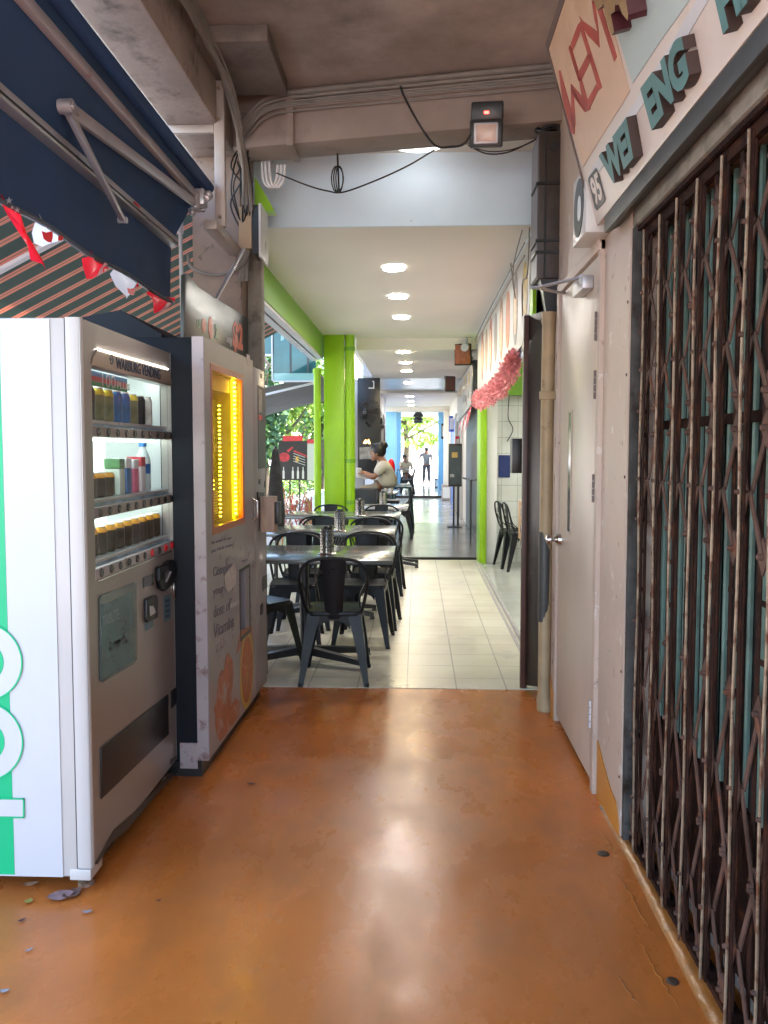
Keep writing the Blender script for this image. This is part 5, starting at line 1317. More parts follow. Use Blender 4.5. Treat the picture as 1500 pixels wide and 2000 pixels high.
t = thing('wall_speaker_box', 'dark brown box hanging at head height in front of the narrow poster', 'box', (.68, 5.3, 1.28))
MB().box(.60, .70, 5.22, 5.34, 1.30, 1.52).build('box_body', M['brown'], t, bevel=.004)
MB().box(.70, .72, 5.26, 5.30, 1.38, 1.44).build('bracket', M['black'], t)
t = thing('switch_box', 'small pale grey switch box at the near end of the fruit banner', 'switch box', (.70, 5.42, 2.15))
MB().box(.685, .72, 5.38, 5.46, 2.16, 2.32).build('box_body', mat('pale_switch_grey', (.45, .5, .48), .4), t, bevel=.003)
MB().box(.685, .73, 5.37, 5.47, 2.09, 2.155).build('plug', M['black'], t, bevel=.003)
MB().tube(smoothpath([(1.14, 10.30, 2.12), (1.13, 10.3, 1.85), (1.19, 10.3, 1.7), (1.12, 10.3, 1.55)], 5), .006, 6).build('thin_cord', M['bcable'], **T('thin black cord hanging down the white tiled wall', 'cord'))
t = thing('counter_stand', 'small wooden framed menu stand at the edge of the tiled shop', 'menu stand', (.82, 6.3, .03))
MB().box(.80, .83, 6.1, 6.5, .75, 1.05).build('frame', mat('pine_wood', (.45, .27, .12), .5, var=.2, vs=12), t, bevel=.004)
MB().box(.81, .83, 6.28, 6.32, .03, .75).box(.81, 1.0, 6.2, 6.4, .03, .05).build('leg', M['black'], t)
# speakers
def speaker(x, y, z, w, h, d, face, label, rz):
    t = thing('wall_speaker', label, 'speaker', (0, 0, 0), 'loudspeakers fixed under the far ceilings')
    MB().box(-w/2, w/2, -d/2, d/2, 0, h).build('cabinet', M['black'], t, bevel=.012)
    MB().box(-w/2+.012, w/2-.012, -d/2-.008, -d/2-.0005, .02, h-.015).build('grille', face, t, bevel=.006)
    MB().tube([(0, d/2, h*.4), (.05, d/2+.08, h*.3), (.10, d/2+.14, h*.3)], .016, 8).box(-.03, .03, d/2, d/2+.02, h*.2, h*.6).build('bracket', M['black'], t)
    t.location = (x, y, z); t.rotation_euler = (R(8), 0, rz); return t
p_ = onY(905, 694, 10.9)
speaker(p_.x, 10.9, p_.z-.13, .22, .28, .16, mat('wood_veneer', (.36, .10, .04), .4, var=.25, vs=20), 'wooden fronted speaker beside the fruit banner, hung from the ceiling', R(-8))
p_ = onY(878, 750, 13.7)
speaker(p_.x, 13.7, p_.z-.12, .17, .25, .16, mat('dark_speaker_cloth', (.07, .025, .022), .7), 'smaller dark maroon speaker farther along the passage ceiling', R(6))
t = thing('security_camera', 'small white security camera fixed where the cream ceiling ends', 'camera', (.62, 10.7, 2.8))
MB().tube([(.62, 10.72, 2.78), (.60, 10.60, 2.75)], [.045, .05], 14).build('camera_body', M['white'], t)
MB().tube([(.62, 10.74, 2.78), (.64, 10.78, 2.89)], .015, 8).build('mount', M['white'], t)
t = thing('black_cabinet', 'small black equipment cabinet on the wall behind the wooden speaker', 'cabinet', (.74, 10.9, 2.2))
MB().box(.72, .95, 10.85, 11.1, 2.20, 2.62).build('cabinet_body', M['black'], t, bevel=.006)
MB().box(.76, .86, 10.84, 10.849, 2.27, 2.5).build('grille', M['greysteel'], t)
t = thing('brush_sign', 'pale grey sign board with gold brush lettering over the dark shopfront', 'shop sign', (.82, 14.4, 2.0))
MB().prism([(.83, 12.3, 2.12), (.83, 16.6, 1.98), (.83, 16.6, 2.72), (.83, 12.3, 2.72)], (-1, 0, 0), .03).build('board', mat('pale_grey_board', (.34, .35, .36), .4, var=.06), t)
b = MB(); rn = random.Random(9)
for i in range(5):
    yy = 12.9+i*.72
    for k in range(5):
        a = rn.uniform(-.9, .9)+(PI/2 if k % 2 else 0); c0 = Vector((.798, yy+rn.uniform(-.14, .14), 2.55+rn.uniform(-.07, .07))); d_ = Vector((0, math.cos(a), math.sin(a)))*.12
        b.bar(c0-d_, c0+d_, .035, .004, upv=(1, 0, 0))
b.build('gold_lettering', mat('gold_paint', (.60, .40, .12), .35, metal=.3), t)
b = MB()
for i in range(4):
    for k in range(4):
        a = rn.uniform(-1.2, 1.2); c0 = Vector((.798, 13.0+i*.4+rn.uniform(-.08, .08), 2.28+rn.uniform(-.05, .05))); d_ = Vector((0, math.cos(a), math.sin(a)))*.07
        b.bar(c0-d_, c0+d_, .015, .003, upv=(1, 0, 0))
b.build('brush_lettering', M['black'], t)
t = thing('small_bunting', 'cluster of red and white flags hanging under the brush lettered sign', 'bunting', (.80, 13.5, 1.8))
for i, (y, z, m_) in enumerate(((12.4, 2.08, 'red'), (12.9, 2.04, 'red'), (13.2, 2.0, 'whitef'), (13.9, 2.0, 'red'), (14.6, 2.0, 'whitef'), (15.2, 1.98, 'red'))):
    b = MB(); b.add([(.80, y-.16, z), (.80, y+.16, z+.02), (.74, y+.02, z-.34), (.77, y, z-.1)], [(0, 3, 2), (3, 1, 2), (0, 1, 3)]); b.build('flag', M[m_], t, smooth=2, solid=False)
MB().tube(sag((.80, 12.1, 2.12), (.80, 16.2, 2.05), .05), .005, 5).build('cord', M['bcable'], t)
t = thing('poster_stand', 'dark menu poster on a slim black stand in front of the black wall', 'poster stand', (.72, 15.3, 0))
sx0, sx1 = onY(876, 900, 15.3).x, onY(902, 900, 15.3).x
MB().box(sx0, sx1, 15.28, 15.32, .76, 1.56).build('poster_frame', mat('dark_bronze_frame', (.05, .045, .04), .3), t, bevel=.006)
PS = Plane((0, 15.275, 0), (0, -1, 0))
b = MB(); b.box(sx0+.02, sx1-.02, 15.276, 15.279, .80, 1.52); b.build('poster', mat('slate_poster', (.055, .075, .08), .3, var=.2, vs=8), t)
MB().box(sx0+.06, sx1-.08, 15.272, 15.2755, 1.30, 1.40).build('gold_picture', _mats['gold_paint'], t)
tbx = MB(); put_text(tbx, 'OPEN', [PS.at(879, 926), PS.at(887, 926), PS.at(887, 932), PS.at(879, 932)], (0, -1, 0), .002, .003, .02); tbx.build('poster_lettering', M['paper'], t)
MB().tube([(sx0+.10, 15.3, .02), (sx0+.10, 15.3, .76)], .018, 8).tube([(sx0+.18, 15.3, .02), (sx0+.18, 15.3, .76)], .018, 8).box(sx0-.02, sx1, 15.15, 15.45, .007, .022).build('stand', M['black'], t)
t = thing('hand_rail', 'slim grey handrail leaning out from the black wall behind the poster stand', 'handrail', (.90, 13.0, 0))
MB().tube([(.92, 12.6, .99), (.86, 13.6, .95), (.84, 15.0, .93)], .018, 8).tube([(.84, 12.9, .007), (.84, 12.9, .97)], .016, 8).build('rail', M['greysteel'], t)
# far right doors and frames
for i, (y0, y1, z1, m_, l, nm) in enumerate(((17.2, 19.0, 2.1, 'brown', 'dark doorway leaf beyond the black panelled wall', 'shop_door'), (19.6, 22.5, 2.2, 'bluep', 'blue painted shop door with a white frame past the black wall', 'shop_door'), (26.0, 28.2, 2.3, 'brown', 'dark brown door near the bright far end', 'shop_door'))):
    if m_ == 'bluep': M['bluep'] = mat('cobalt_blue_paint', (.05, .13, .55), .35)
    t = thing(nm, l, 'door', (.94, (y0+y1)/2, 0))
    MB().box(.92, .955, y0+.12, y1-.12, .02, z1).build('door_leaf', M[m_], t)
    MB().box(.90, .958, y0, y0+.1, 0, z1+.1).box(.90, .958, y1-.1, y1, 0, z1+.1).box(.90, .958, y0+.1, y1-.1, z1+.002, z1+.1).build('door_frame', M['cabwhite'], t)
M['sky'] = mat('sky_blue_paint', (.26, .54, .80), .4, var=.05)
M['skyg'] = mat('pale_grey_paint', (.55, .55, .56), .5, var=.05)
def pillar(x0, x1, y0, y1, z1, m_, label, g_): 
    MB().box(x0, x1, y0, y1, 0, z1).build('pillar', m_, bevel=.01, label=label, category='pillar', group=g_)
pillar(.80, .95, 24.8, 25.2, 2.6, M['cream'], 'cream pillar on the shop side beside the far floor step', 'far pillars')
pillar(.76, .95, 30.0, 30.4, 2.8, M['sky'], 'sky blue pillar on the shop side at the bright far end', 'far pillars')
pillar(-1.34, -1.0, 15.3, 15.7, 2.75, M['skyg'], 'pale grey pillar at the near end of the ribbed metal ceiling', 'far pillars')
pillar(-1.34, -.80, 20.6, 21.0, 2.75, M['skyg'], 'pale grey pillar on the street side half way down the far passage', 'far pillars')
pillar(-1.34, -.64, 25.1, 25.6, 2.8, M['sky'], 'sky blue pillar on the street side beside the far floor step', 'far pillars')
pillar(-1.34, -.60, 30.0, 30.5, 2.8, M['sky'], 'sky blue pillar on the street side at the bright far end', 'far pillars')
# ------------------------------------------------------------------ beyond the green column, street side
t = thing('black_signboard', 'tall black board with a glowing picture behind the seated woman', 'sign board', (-.92, 14.6, 1.1))
bx0, bx1 = onY(698, 800, 14.6).x, onY(742, 800, 14.6).x
MB().box(bx0, bx1, 14.6, 14.68, 1.02, 2.72).build('board', M['black'], t, bevel=.01)
PBk = Plane((0, 14.595, 0), (0, -1, 0))
MB().prism([PBk.at(x, y) for x, y in ((709, 866), (714, 858), (717, 862), (720, 857), (724, 867), (720, 867), (717, 864), (714, 867))], (0, -1, 0), .003).build('glowing_emblem', emis('amber_glow', (1, .45, .12), 1.3), t)
MB().prism([PBk.at(x, y) for x, y in ((702, 874), (739, 872), (739, 896), (702, 897))], (0, -1, 0), .002).build('picture', mat('silver_picture', (.25, .25, .26), .3, var=.6, vs=9), t)
MB().prism([PBk.at(x, y) for x, y in ((727, 744), (731, 744), (731, 759), (720, 759), (720, 757), (729, 757), (729, 746), (727, 746))], (0, -1, 0), .004).build('white_bracket_mark', M['white'], t)
def fan(x, y, z, r, label, rz):
    t = thing('wall_fan', label, 'fan', (0, 0, 0), 'black wall fans beyond the green column')
    b = MB()
    for k in range(6): rr_ = r*(k+1)/6; b.tube([(rr_*math.cos(a*PI/14), -.03-.05*(1-(k/5)**2), rr_*math.sin(a*PI/14)) for a in range(29)], .004, 4)
    for a in range(20): b.tube([(0, -.085, 0), (r*.6*math.cos(a*PI/10), -.07, r*.6*math.sin(a*PI/10)), (r*math.cos(a*PI/10), 0, r*math.sin(a*PI/10)), (r*.6*math.cos(a*PI/10), .06, r*.6*math.sin(a*PI/10)), (0, .09, 0)], .0035, 4)
    b.build('fan_guard', M['black'], t)
    b = MB()
    for k in range(3):
        a0 = k*2*PI/3
        b.prism([(r*q*math.cos(a0+w_), 0, r*q*math.sin(a0+w_)) for q, w_ in ((.15, -.2), (.5, -.45), (.88, -.35), (.9, .35), (.5, .4), (.15, .3))], (0, -1, 0), .006)
    b.build('fan_blade', M['black'], t)
    MB().tube([(0, -.02, 0), (0, .16, 0)], [.05, .06], 12).tube([(0, .14, 0), (0, .2, -.18), (.1, .25, -.25)], .018, 8).build('motor', M['black'], t)
    t.location = (x, y, z); t.rotation_euler = (0, 0, rz)
p_ = onY(720, 803, 14.0); fan(p_.x, 14.0, p_.z, .20, 'round black fan on the black board behind the seated woman', R(20))
p_ = onY(738, 823, 15.2); fan(p_.x, 15.0, p_.z, .20, 'second black fan just behind the first, turned toward the street', R(60))
t = thing('louvre_window', 'white louvred shutter panel hanging past the black board', 'shutter', (-.80, 16, 2.0))
b = MB()
MB().box(-.86, -.80, 15.0, 15.06, 2.1, 2.72).box(-.86, -.80, 17.4, 17.46, 2.0, 2.72).box(-.86, -.80, 15.06, 17.4, 2.66, 2.72).box(-.86, -.80, 15.06, 17.4, 2.06, 2.12).build('frame', M['cabwhite'], t)
for z in [2.15+k*.07 for k in range(7)]: b.bar((-.85, 15.06, z), (-.85, 17.4, z), .04, .01)
b.build('slat', M['cabwhite'], t)
MB().box(-.90, -.84, 17.0, 20.4, .0, 2.72).build('cream_side_screen', M['cream'], label='cream painted screen wall behind the seated woman, street side', category='screen wall')
# high table, counter and woman
t = thing('dark_counter', 'low navy black counter in front of the seated woman', 'counter', (-.82, 11.6, 0))
MB().box(-1.22, -.56, 11.35, 11.75, .20, .90).build('counter_body', mat('navy_black_laminate', (.008, .012, .02), .3), t, bevel=.006)
MB().box(-1.18, -.60, 11.40, 11.7, .007, .20).build('plinth', M['black'], t)
t = thing('glass_table', 'pale glass topped high table where the woman sits', 'table', (-.96, 12.1, 0))
MB().box(-1.15, -.72, 11.95, 12.35, 1.02, 1.04).build('tabletop', _mats['pale_grey_laminate'], t, bevel=.003)
MB().tube([(-.96, 12.15, .03), (-.96, 12.15, 1.02)], .03, 10).tube([(-.96, 12.15, .007), (-.96, 12.15, .03)], .2, 16).build('pedestal', M['steel'], t)
t = thing('drink_cup', 'clear plastic cup of pale drink on the glass topped table', 'cup', (-.86, 12.05, 1.04))
MB().lathe((-.86, 12.05, 1.041), [(.03, 0), (.042, .11), (.043, .12)], 14).build('cup_body', mat('milky_cup', (.55, .52, .48), .2), t)
MB().lathe((-.86, 12.05, 1.041), [(.045, .121), (.045, .13), (.02, .14)], 14).build('lid', M['white'], t)
MB().box(-1.08, -.98, 12.1, 12.12, 1.041, 1.28).build('menu_card', M['paper'], **T('small white menu card standing on the glass topped table', 'menu card'))
skinm = mat('brown_skin', (.28, .13, .08), .5, var=.08, vs=20)
hairm = mat('black_hair', (.010, .009, .009), .45, var=.3, vs=60, bump=.3, bs=120)
W = thing('person', 'woman with a black hair bun in a cream T-shirt, seated at the high table', 'person', (-.50, 12.0, 0))
Yw = 12.0
def wp(px, py, dy=0): q = onY(px, py, Yw+dy); return (q.x, q.y, q.z)
pel = wp(757, 955); sp1 = wp(757, 935); ches = wp(754, 915); neckb = wp(747, 902); neck = wp(743, 896); hd_ = wp(737, 884)
shL = wp(747, 908, .16); shR = wp(749, 909, -.17); elR = wp(729, 934, -.20); haR = wp(710, 925, -.12); elL = wp(732, 932, .20); haL = wp(708, 922, .10)
knR = (pel[0]-.42, Yw-.12, pel[2]-.03); anR = (pel[0]-.36, Yw-.12, pel[2]-.45); toR = (pel[0]-.50, Yw-.12, pel[2]-.50)
knL = (pel[0]-.42, Yw+.12, pel[2]-.03); anL = (pel[0]-.36, Yw+.12, pel[2]-.45); toL = (pel[0]-.50, Yw+.12, pel[2]-.50)
nodes = [(*pel, .10), (*sp1, .10), (*ches, .10), (*neckb, .07), (*neck, .05), (*hd_, .075), (*shL, .055), (*elL, .042), (*haL, .026), (*shR, .055), (*elR, .042), (*haR, .026), (*knL, .05), (*anL, .036), (*toL, .035), (*knR, .05), (*anR, .036), (*toR, .035)]
skin(nodes, [(0, 1), (1, 2), (2, 3), (3, 4), (4, 5), (2, 6), (6, 7), (7, 8), (2, 9), (9, 10), (10, 11), (0, 12), (12, 13), (13, 14), (0, 15), (15, 16), (16, 17)], 'body', skinm, W)
h_ = Vector(hd_)
MB().ball(h_+Vector((0, 0, .0)), .095, 20, 14, sc=(.95, .80, 1.18)).ball(h_+Vector((-.092, 0, -.012)), .016, 8, 6, sc=(1.2, .7, 1)).ball(h_+Vector((-.06, 0, -.085)), .035, 10, 8).ball(h_+Vector((-.085, 0, -.055)), .013, 8, 6, sc=(.8, 1.6, .5)).ball(h_+Vector((.0, -.078, -.01)), .022, 8, 6, sc=(.8, .4, 1.2)).build('face', skinm, W, smooth=3)
MB().ball(h_+Vector((-.085, -.03, .018)), .009).ball(h_+Vector((-.085, .03, .018)), .009).build('eye', M['black'], W)
MB().ball(h_+Vector((.025, 0, .035)), .108, 20, 12, sc=(1, .92, 1.05)).ball(Vector(wp(748, 870)), .068, 16, 10, sc=(1.1, 1, .9)).ball(h_+Vector((-.05, 0, .085)), .05, 12, 8).build('hair', hairm, W, smooth=3)
def hand(c, d, parent, m_):
    c = Vector(c); d = Vector(d).normalized(); s_ = d.cross(Vector((0, 0, 1))).normalized()
    b = MB().ball(c, .036, 10, 8, sc=(1.1, .9, .5))
    for k in range(4):
        o_ = s_*(k-1.5)*.019; L = (.062, .074, .070, .055)[k]
        b.tube([c+o_+d*.02, c+o_+d*(.02+L*.55)+Vector((0, 0, .004)), c+o_+d*(.02+L*.95)-Vector((0, 0, .018))], [.009, .0085, .006], 7)
    b.tube([c-s_*.03, c-s_*.045+d*.03, c-s_*.038+d*.055], [.011, .009, .007], 7)
    b.build('hand', m_, parent, smooth=3)
hand(Vector(haR), (-1, .1, .1), W, skinm); hand(Vector(haL), (-1, -.1, .1), W, skinm)
shirtm = mat('cream_cotton', (.52, .47, .41), .85, var=.12, vs=8, bump=.3, bs=18)
def mid(a, b_, t_=.5): return tuple(Vector(a).lerp(Vector(b_), t_))
sn_ = [(*pel, .165), (*sp1, .165), (*ches, .165), (*mid(ches, neckb, .8), .085), (*shL, .085), (*mid(shL, elL, .75), .072), (*shR, .085), (*mid(shR, elR, .75), .072)]
skin(sn_, [(0, 1), (1, 2), (2, 3), (2, 4), (4, 5), (2, 6), (6, 7)], 'shirt', shirtm, W)
skin([(*pel, .15), (*mid(pel, knL, .5), .09), (*knL, .082), (*mid(knL, anL, .9), .06), (*mid(pel, knR, .5), .09), (*knR, .082), (*mid(knR, anR, .9), .06)], [(0, 1), (1, 2), (2, 3), (0, 4), (4, 5), (5, 6)], 'trousers', mat('beige_trouser_cloth', (.36, .29, .20), .85), W)
t = thing('bar_stool', 'dark bar stool under the seated woman', 'bar stool', (pel[0], Yw, 0))
MB().box(pel[0]-.18, pel[0]+.18, Yw-.18, Yw+.18, pel[2]-.20, pel[2]-.16).build('seat', M['bmetal'], t, bevel=.01)
for sx in (-1, 1):
    for sy in (-1, 1): MB().tube([(pel[0]+sx*.14, Yw+sy*.14, pel[2]-.19), (pel[0]+sx*.2, Yw+sy*.2, .0)], .016, 8).build('leg', M['bmetal'], t)
MB().ball(Vector(wp(764, 916, .25)), .12, 14, 10, sc=(.5, .9, 1.3)).build('red_bag', M['red'], **T('red and white bag behind the seated woman', 'bag'))
# row of tall stools
def make_stool(label):
    t = thing('tall_stool', label, 'stool', (0, 0, 0), 'row of dark teal tall stools')
    tm = mat('dark_teal_steel', (.014, .045, .055), .35, metal=.2)
    MB().box(-.17, .17, -.17, .17, .73, .76).build('seat', tm, t, bevel=.01)
    for sx in (-1, 1):
        for sy in (-1, 1): MB().bar((sx*.14, sy*.14, .735), (sx*.20, sy*.20, 0), .045, .02).build('leg', tm, t)
    b = MB()
    for z in (.28,):
        for s_ in (-1, 1): b.bar((-.18, s_*.18, z), (.18, s_*.18, z), .012, .012).bar((s_*.18, -.18, z), (s_*.18, .18, z), .012, .012)
    b.build('stretcher', tm, t)
    return t
st0 = make_stool('nearest stool of the dark teal row beside the passage'); st0.location = (-.27, 15.2, .007)
for i, (x, y, l) in enumerate(((-.28, 15.75, 'second stool of the dark teal row beside the passage'), (-.30, 16.3, 'third stool of the dark teal row beside the passage'), (-.62, 14.9, 'dark teal stool standing nearest the black board'), (-.64, 15.9, 'dark teal stool farthest into the street side of the row'))):
    dup(st0, (x, y, .008), .05*i, l)
tb5 = dup(tb1, (-.72, 13.6, .0065), PI/2, 'dark table behind the red bag, cluttered with cups', 'dark cafe tables')
for i, (x, y, a, l) in enumerate(((-.30, 13.4, R(90), 'black metal chair at the cluttered table, next to the passage'), (-.30, 14.1, R(84), 'second black metal chair at the cluttered table, nearer the dark teal stools'))):
    dup(ch0, (x, y, .0065), a, l)
for i, (dx, dy) in enumerate(((-.1, -.2), (.2, .1), (.3, -.3), (.05, .3))):
    x, y = -.72+dx, 13.6+dy
    MB().lathe((x, y, .757), [(.03, 0), (.04, .10), (.041, .12)], 12).build('drinking_glass', _mats['milky_cup'], label=('pale drinking glass nearest the street on the cluttered table', 'pale drinking glass at the passage side of the cluttered table', 'pale drinking glass at the near corner of the cluttered table', 'pale drinking glass at the back of the cluttered table')[i], category='glass', group='pale glasses on the cluttered table')
# far seated group and walker
def walker(name_label, X, Y, h, col_top, col_leg, seated=False, arm=None, rz=0):
    t = thing('person', name_label, 'person', (0, 0, 0))
    k = h/1.7
    if not seated:
        N = [(0, 0, .95, .13), (0, 0, 1.15, .12), (0, 0, 1.36, .13), (0, 0, 1.47, .055), (0, 0, 1.60, .08), (-.19, 0, 1.40, .05), (-.25, .03, 1.12, .04), (-.20, -.02, .88, .03), (.19, 0, 1.40, .05), (.36, .02, 1.20, .042), (.21, -.03, 1.02, .03), (-.09, 0, .90, .085), (-.11, 0, .48, .06), (-.13, .08, .07, .04), (-.13, -.08, .03, .035), (.09, 0, .90, .085), (.12, -.05, .48, .06), (.13, .1, .07, .04), (.13, -.06, .03, .035)]
        E = [(0, 1), (1, 2), (2, 3), (3, 4), (2, 5), (5, 6), (6, 7), (2, 8), (8, 9), (9, 10), (0, 11), (11, 12), (12, 13), (13, 14), (0, 15), (15, 16), (16, 17), (17, 18)]
        top = [(0, 0, .88, .165), (0, 0, 1.12, .16), (0, 0, 1.36, .155), (-.20, 0, 1.40, .075), (-.24, .02, 1.22, .06), (.20, 0, 1.40, .075), (.30, .02, 1.28, .06)]
        TE = [(0, 1), (1, 2), (2, 3), (3, 4), (2, 5), (5, 6)]
        leg = [(0, 0, 1.0, .15), (-.09, 0, .86, .11), (-.11, 0, .48, .08), (-.13, .06, .13, .07), (.09, 0, .86, .10), (.12, -.04, .48, .08), (.13, .08, .13, .07)]
        LE = [(0, 1), (1, 2), (2, 3), (0, 4), (4, 5), (5, 6)]
        hz = 1.60
    else:
        N = [(0, 0, .50, .13), (0, 0, .75, .12), (-.02, -.02, .98, .13), (-.03, -.03, 1.08, .055), (-.05, -.04, 1.21, .08), (-.18, 0, 1.0, .05), (-.24, -.12, .80, .04), (-.10, -.28, .80, .03), (.18, 0, 1.0, .05), (.24, -.12, .80, .04), (.10, -.28, .80, .03), (-.1, -.40, .50, .07), (-.1, -.40, .07, .04), (.1, -.40, .50, .07), (.1, -.40, .07, .04)]
        E = [(0, 1), (1, 2), (2, 3), (3, 4), (2, 5), (5, 6), (6, 7), (2, 8), (8, 9), (9, 10), (0, 11), (11, 12), (0, 13), (13, 14)]
        top = [(0, 0, .52, .155), (0, 0, .76, .15), (-.02, -.02, .98, .155), (-.19, -.02, 1.0, .075), (-.22, -.1, .86, .06), (.19, -.02, 1.0, .075), (.22, -.1, .86, .06)]
        TE = [(0, 1), (1, 2), (2, 3), (3, 4), (2, 5), (5, 6)]
        leg = [(0, 0, .50, .14), (-.1, -.38, .50, .085), (-.1, -.40, .12, .06), (.1, -.38, .50, .085), (.1, -.40, .12, .06)]
        LE = [(0, 1), (1, 2), (0, 3), (3, 4)]
        hz = 1.21
    sc_ = lambda L: [(x*k, y*k, z*k, r*k) for x, y, z, r in L]
    skin(sc_(N), E, 'body', skinm, t); skin(sc_(top), TE, 'shirt', col_top, t); skin(sc_(leg), LE, 'trousers', col_leg, t)
    hc = Vector((0 if not seated else -.05*k, 0 if not seated else -.04*k, hz*k))
    MB().ball(hc, .095*k, 14, 10, sc=(.85, .95, 1.15)).ball(hc+Vector((0, -.09*k, -.01*k)), .014*k).build('face', skinm, t, smooth=3)
    MB().ball(hc+Vector((0, .012, .025))*k, .102*k, 14, 10, sc=(.9, 1, 1.05)).build('hair', hairm, t, smooth=3)
    t.location = (X, Y, .011); t.rotation_euler = (0, 0, rz)
    return t
greyc = mat('grey_jersey', (.15, .14, .15), .85); dkc = mat('charcoal_trousers', (.045, .045, .055), .85); tan_ = mat('tan_shirt', (.50, .38, .25), .85)
p_ = onZ(833, 942, .011)
walker('person in a grey top and dark trousers walking at the bright far end', onY(833, 900, 34).x, 34, 1.52, greyc, dkc, rz=PI)
walker('person in a tan shirt seated at a table near the bright far end', -.42, 29.4, 1.62, tan_, dkc, True, rz=R(20))
tf = dup(tb1, (-.72, 28.6, .011), PI/2, 'dark table with pale papers in front of the person in the tan shirt', 'dark cafe tables')
for i, (x, y, a, l) in enumerate(((-.34, 27.4, R(90), 'nearest black chair of the far row beside the passage'), (-.32, 28.0, R(90), 'second black chair of the far row beside the passage'), (-.42, 29.5, R(180), 'black chair under the person in the tan shirt'), (-.30, 26.8, R(88), 'black chair just past the far floor step'))):
    dup(ch0, (x, y, .011), a, l, 'black chairs at the far end')
# hanging lamps
def lamp(y, z, l, first=None):
    if first is not None: return dup(first, (0.03, y, z), 0, l)
    t = thing('hanging_lamp', l, 'hanging lamp', (0.03, y, z), 'black lamps hanging down the far passage')
    MB().lathe((.03, y, z), [(.02, .20), (.05, .18), (.16, .05), (.17, .0), (.15, .0), (.04, .16)], 20).build('lamp_shade', M['black'], t)
    MB().tube([(.03, y, z+.18), (.03, y, z+.36)], .012, 6).build('rod', M['black'], t)
    return t
l0 = lamp(25.5, 2.46, 'nearest black lamp hanging in the far passage')
lamp(27.5, 2.42, 'middle black lamp hanging in the far passage', l0); lamp(30, 2.42, 'black lamp hanging closest to the bright far end', l0)
# ------------------------------------------------------------------ street side, between juice machine and green pipe
Ys = 10.9
t = thing('wine_board', 'black and red wine poster board on a thin stand at the street edge', 'poster board', (-1.6, Ys, 0))
PW = Plane((0, Ys, 0), (0, -1, 0))
def pw(*p): return [PW.at(*q) for q in p]
MB().prism(pw((544, 861), (600, 861), (600, 938), (546, 938)), (0, 1, 0), .02).build('board', mat('black_poster_print', (.02, .017, .017), .35, var=.3, vs=10), t)
MB().prism(pw((600, 859), (617, 859), (617, 938), (600, 938)), (0, 1, 0), .02, .002).build('white_panel', M['paper'], t)
MB().prism(pw((553, 851), (591, 851), (591, 861), (553, 862)), (0, -1, 0), .01).build('red_header', M['red'], t)
MB().prism(pw((600, 858), (617, 858), (617, 866), (600, 866)), (0, -1, 0), .006).build('red_header', M['red'], t)
redl = mat('wine_red_print', (.55, .04, .05), .4, var=.3, vs=20)
MB().prism(pw(*[(555+11*math.cos(a*PI/10), 893+9*math.sin(a*PI/10)) for a in range(20)]), (0, -1, 0), .003, .001).prism(pw((560, 880), (571, 872), (573, 875), (563, 884)), (0, -1, 0), .003, .001).prism(pw((575, 879), (600, 890), (600, 893), (573, 882)), (0, -1, 0), .003, .001).build('wine_glass_print', redl, t)
tb = MB(); put_text(tb, '5', pw((577, 892), (584, 892), (584, 902), (577, 902)), (0, -1, 0), .004, .002, .04); tb.build('price_print', mat('yellow_price', (.8, .5, .08), .4), t)
b = MB()
for x in (554, 572, 582, 592): b.prism(pw((x-2, 926), (x-2, 921), (x-.8, 918), (x-.8, 912), (x+.8, 912), (x+.8, 918), (x+2, 921), (x+2, 935), (x-2, 935)), (0, -1, 0), .003, .001)
for k in range(4): b.prism(pw((573, 885+k*5), (596, 893+k*5), (596, 894+k*5), (573, 886+k*5)), (0, -1, 0), .002, .001)
b.build('bottle_pattern', M['paper'], t)
q0 = PW.at(566, 938); q1 = PW.at(585, 938)
MB().tube([(q0.x, Ys+.01, -.02), (q0.x, Ys+.01, q0.z)], .012, 6).tube([(q1.x, Ys+.01, -.02), (q1.x, Ys+.01, q1.z)], .012, 6).build('stand', M['black'], t)
t = thing('rattan_chair_stack', 'heap of stacked red and white woven cafe chairs at the street edge', 'chair stack', (-1.55, 10.0, 0))
rn = random.Random(5); wm = [mat('white_rattan', (.62, .55, .48), .6), mat('red_rattan', (.45, .08, .06), .6), mat('tan_rattan', (.40, .24, .12), .6)]
bb_ = [MB(), MB(), MB()]
for c_ in range(4):
    zb = .42+c_*.10
    for k in range(26):
        a = rn.uniform(0, 2*PI); r_ = .24
        p0 = Vector((-1.55+r_*math.cos(a), 10.1+r_*math.sin(a), zb+rn.uniform(-.02, .02))); p1 = Vector((-1.55+r_*.9*math.cos(a+rn.uniform(-.8, .8)), 10.1+r_*.9*math.sin(a+rn.uniform(-.8, .8)), zb+rn.uniform(.0, .34)))
        bb_[k % 3].tube(sag(p0, p1, rn.uniform(-.06, .06), 5), .008, 5)
for i in range(3): bb_[i].build('woven_cane', wm[i], t)
b = MB()
for k in range(4): a = PI/4+k*PI/2; b.tube([(-1.55+.2*math.cos(a), 10.1+.2*math.sin(a), .45), (-1.55+.25*math.cos(a), 10.1+.25*math.sin(a), .0)], .014, 8)
b.tube([(-1.55+.22*math.cos(a*PI/10), 10.1+.22*math.sin(a*PI/10), .43) for a in range(21)], .016, 6)
b.build('frame', wm[2], t)
t = thing('folded_parasol', 'dark folded cloth on an upright post behind the juice machine', 'parasol', (-1.28, 7.4, 0))
MB().lathe((-1.285, 7.4, 0), [(.02, .62), (.07, .70), (.085, .85), (.07, 1.05), (.055, 1.25), (.03, 1.44), (.015, 1.46)], 12).build('folded_cloth', mat('mottled_dark_cloth', (.03, .03, .03), .9, var=.5, vs=20), t)
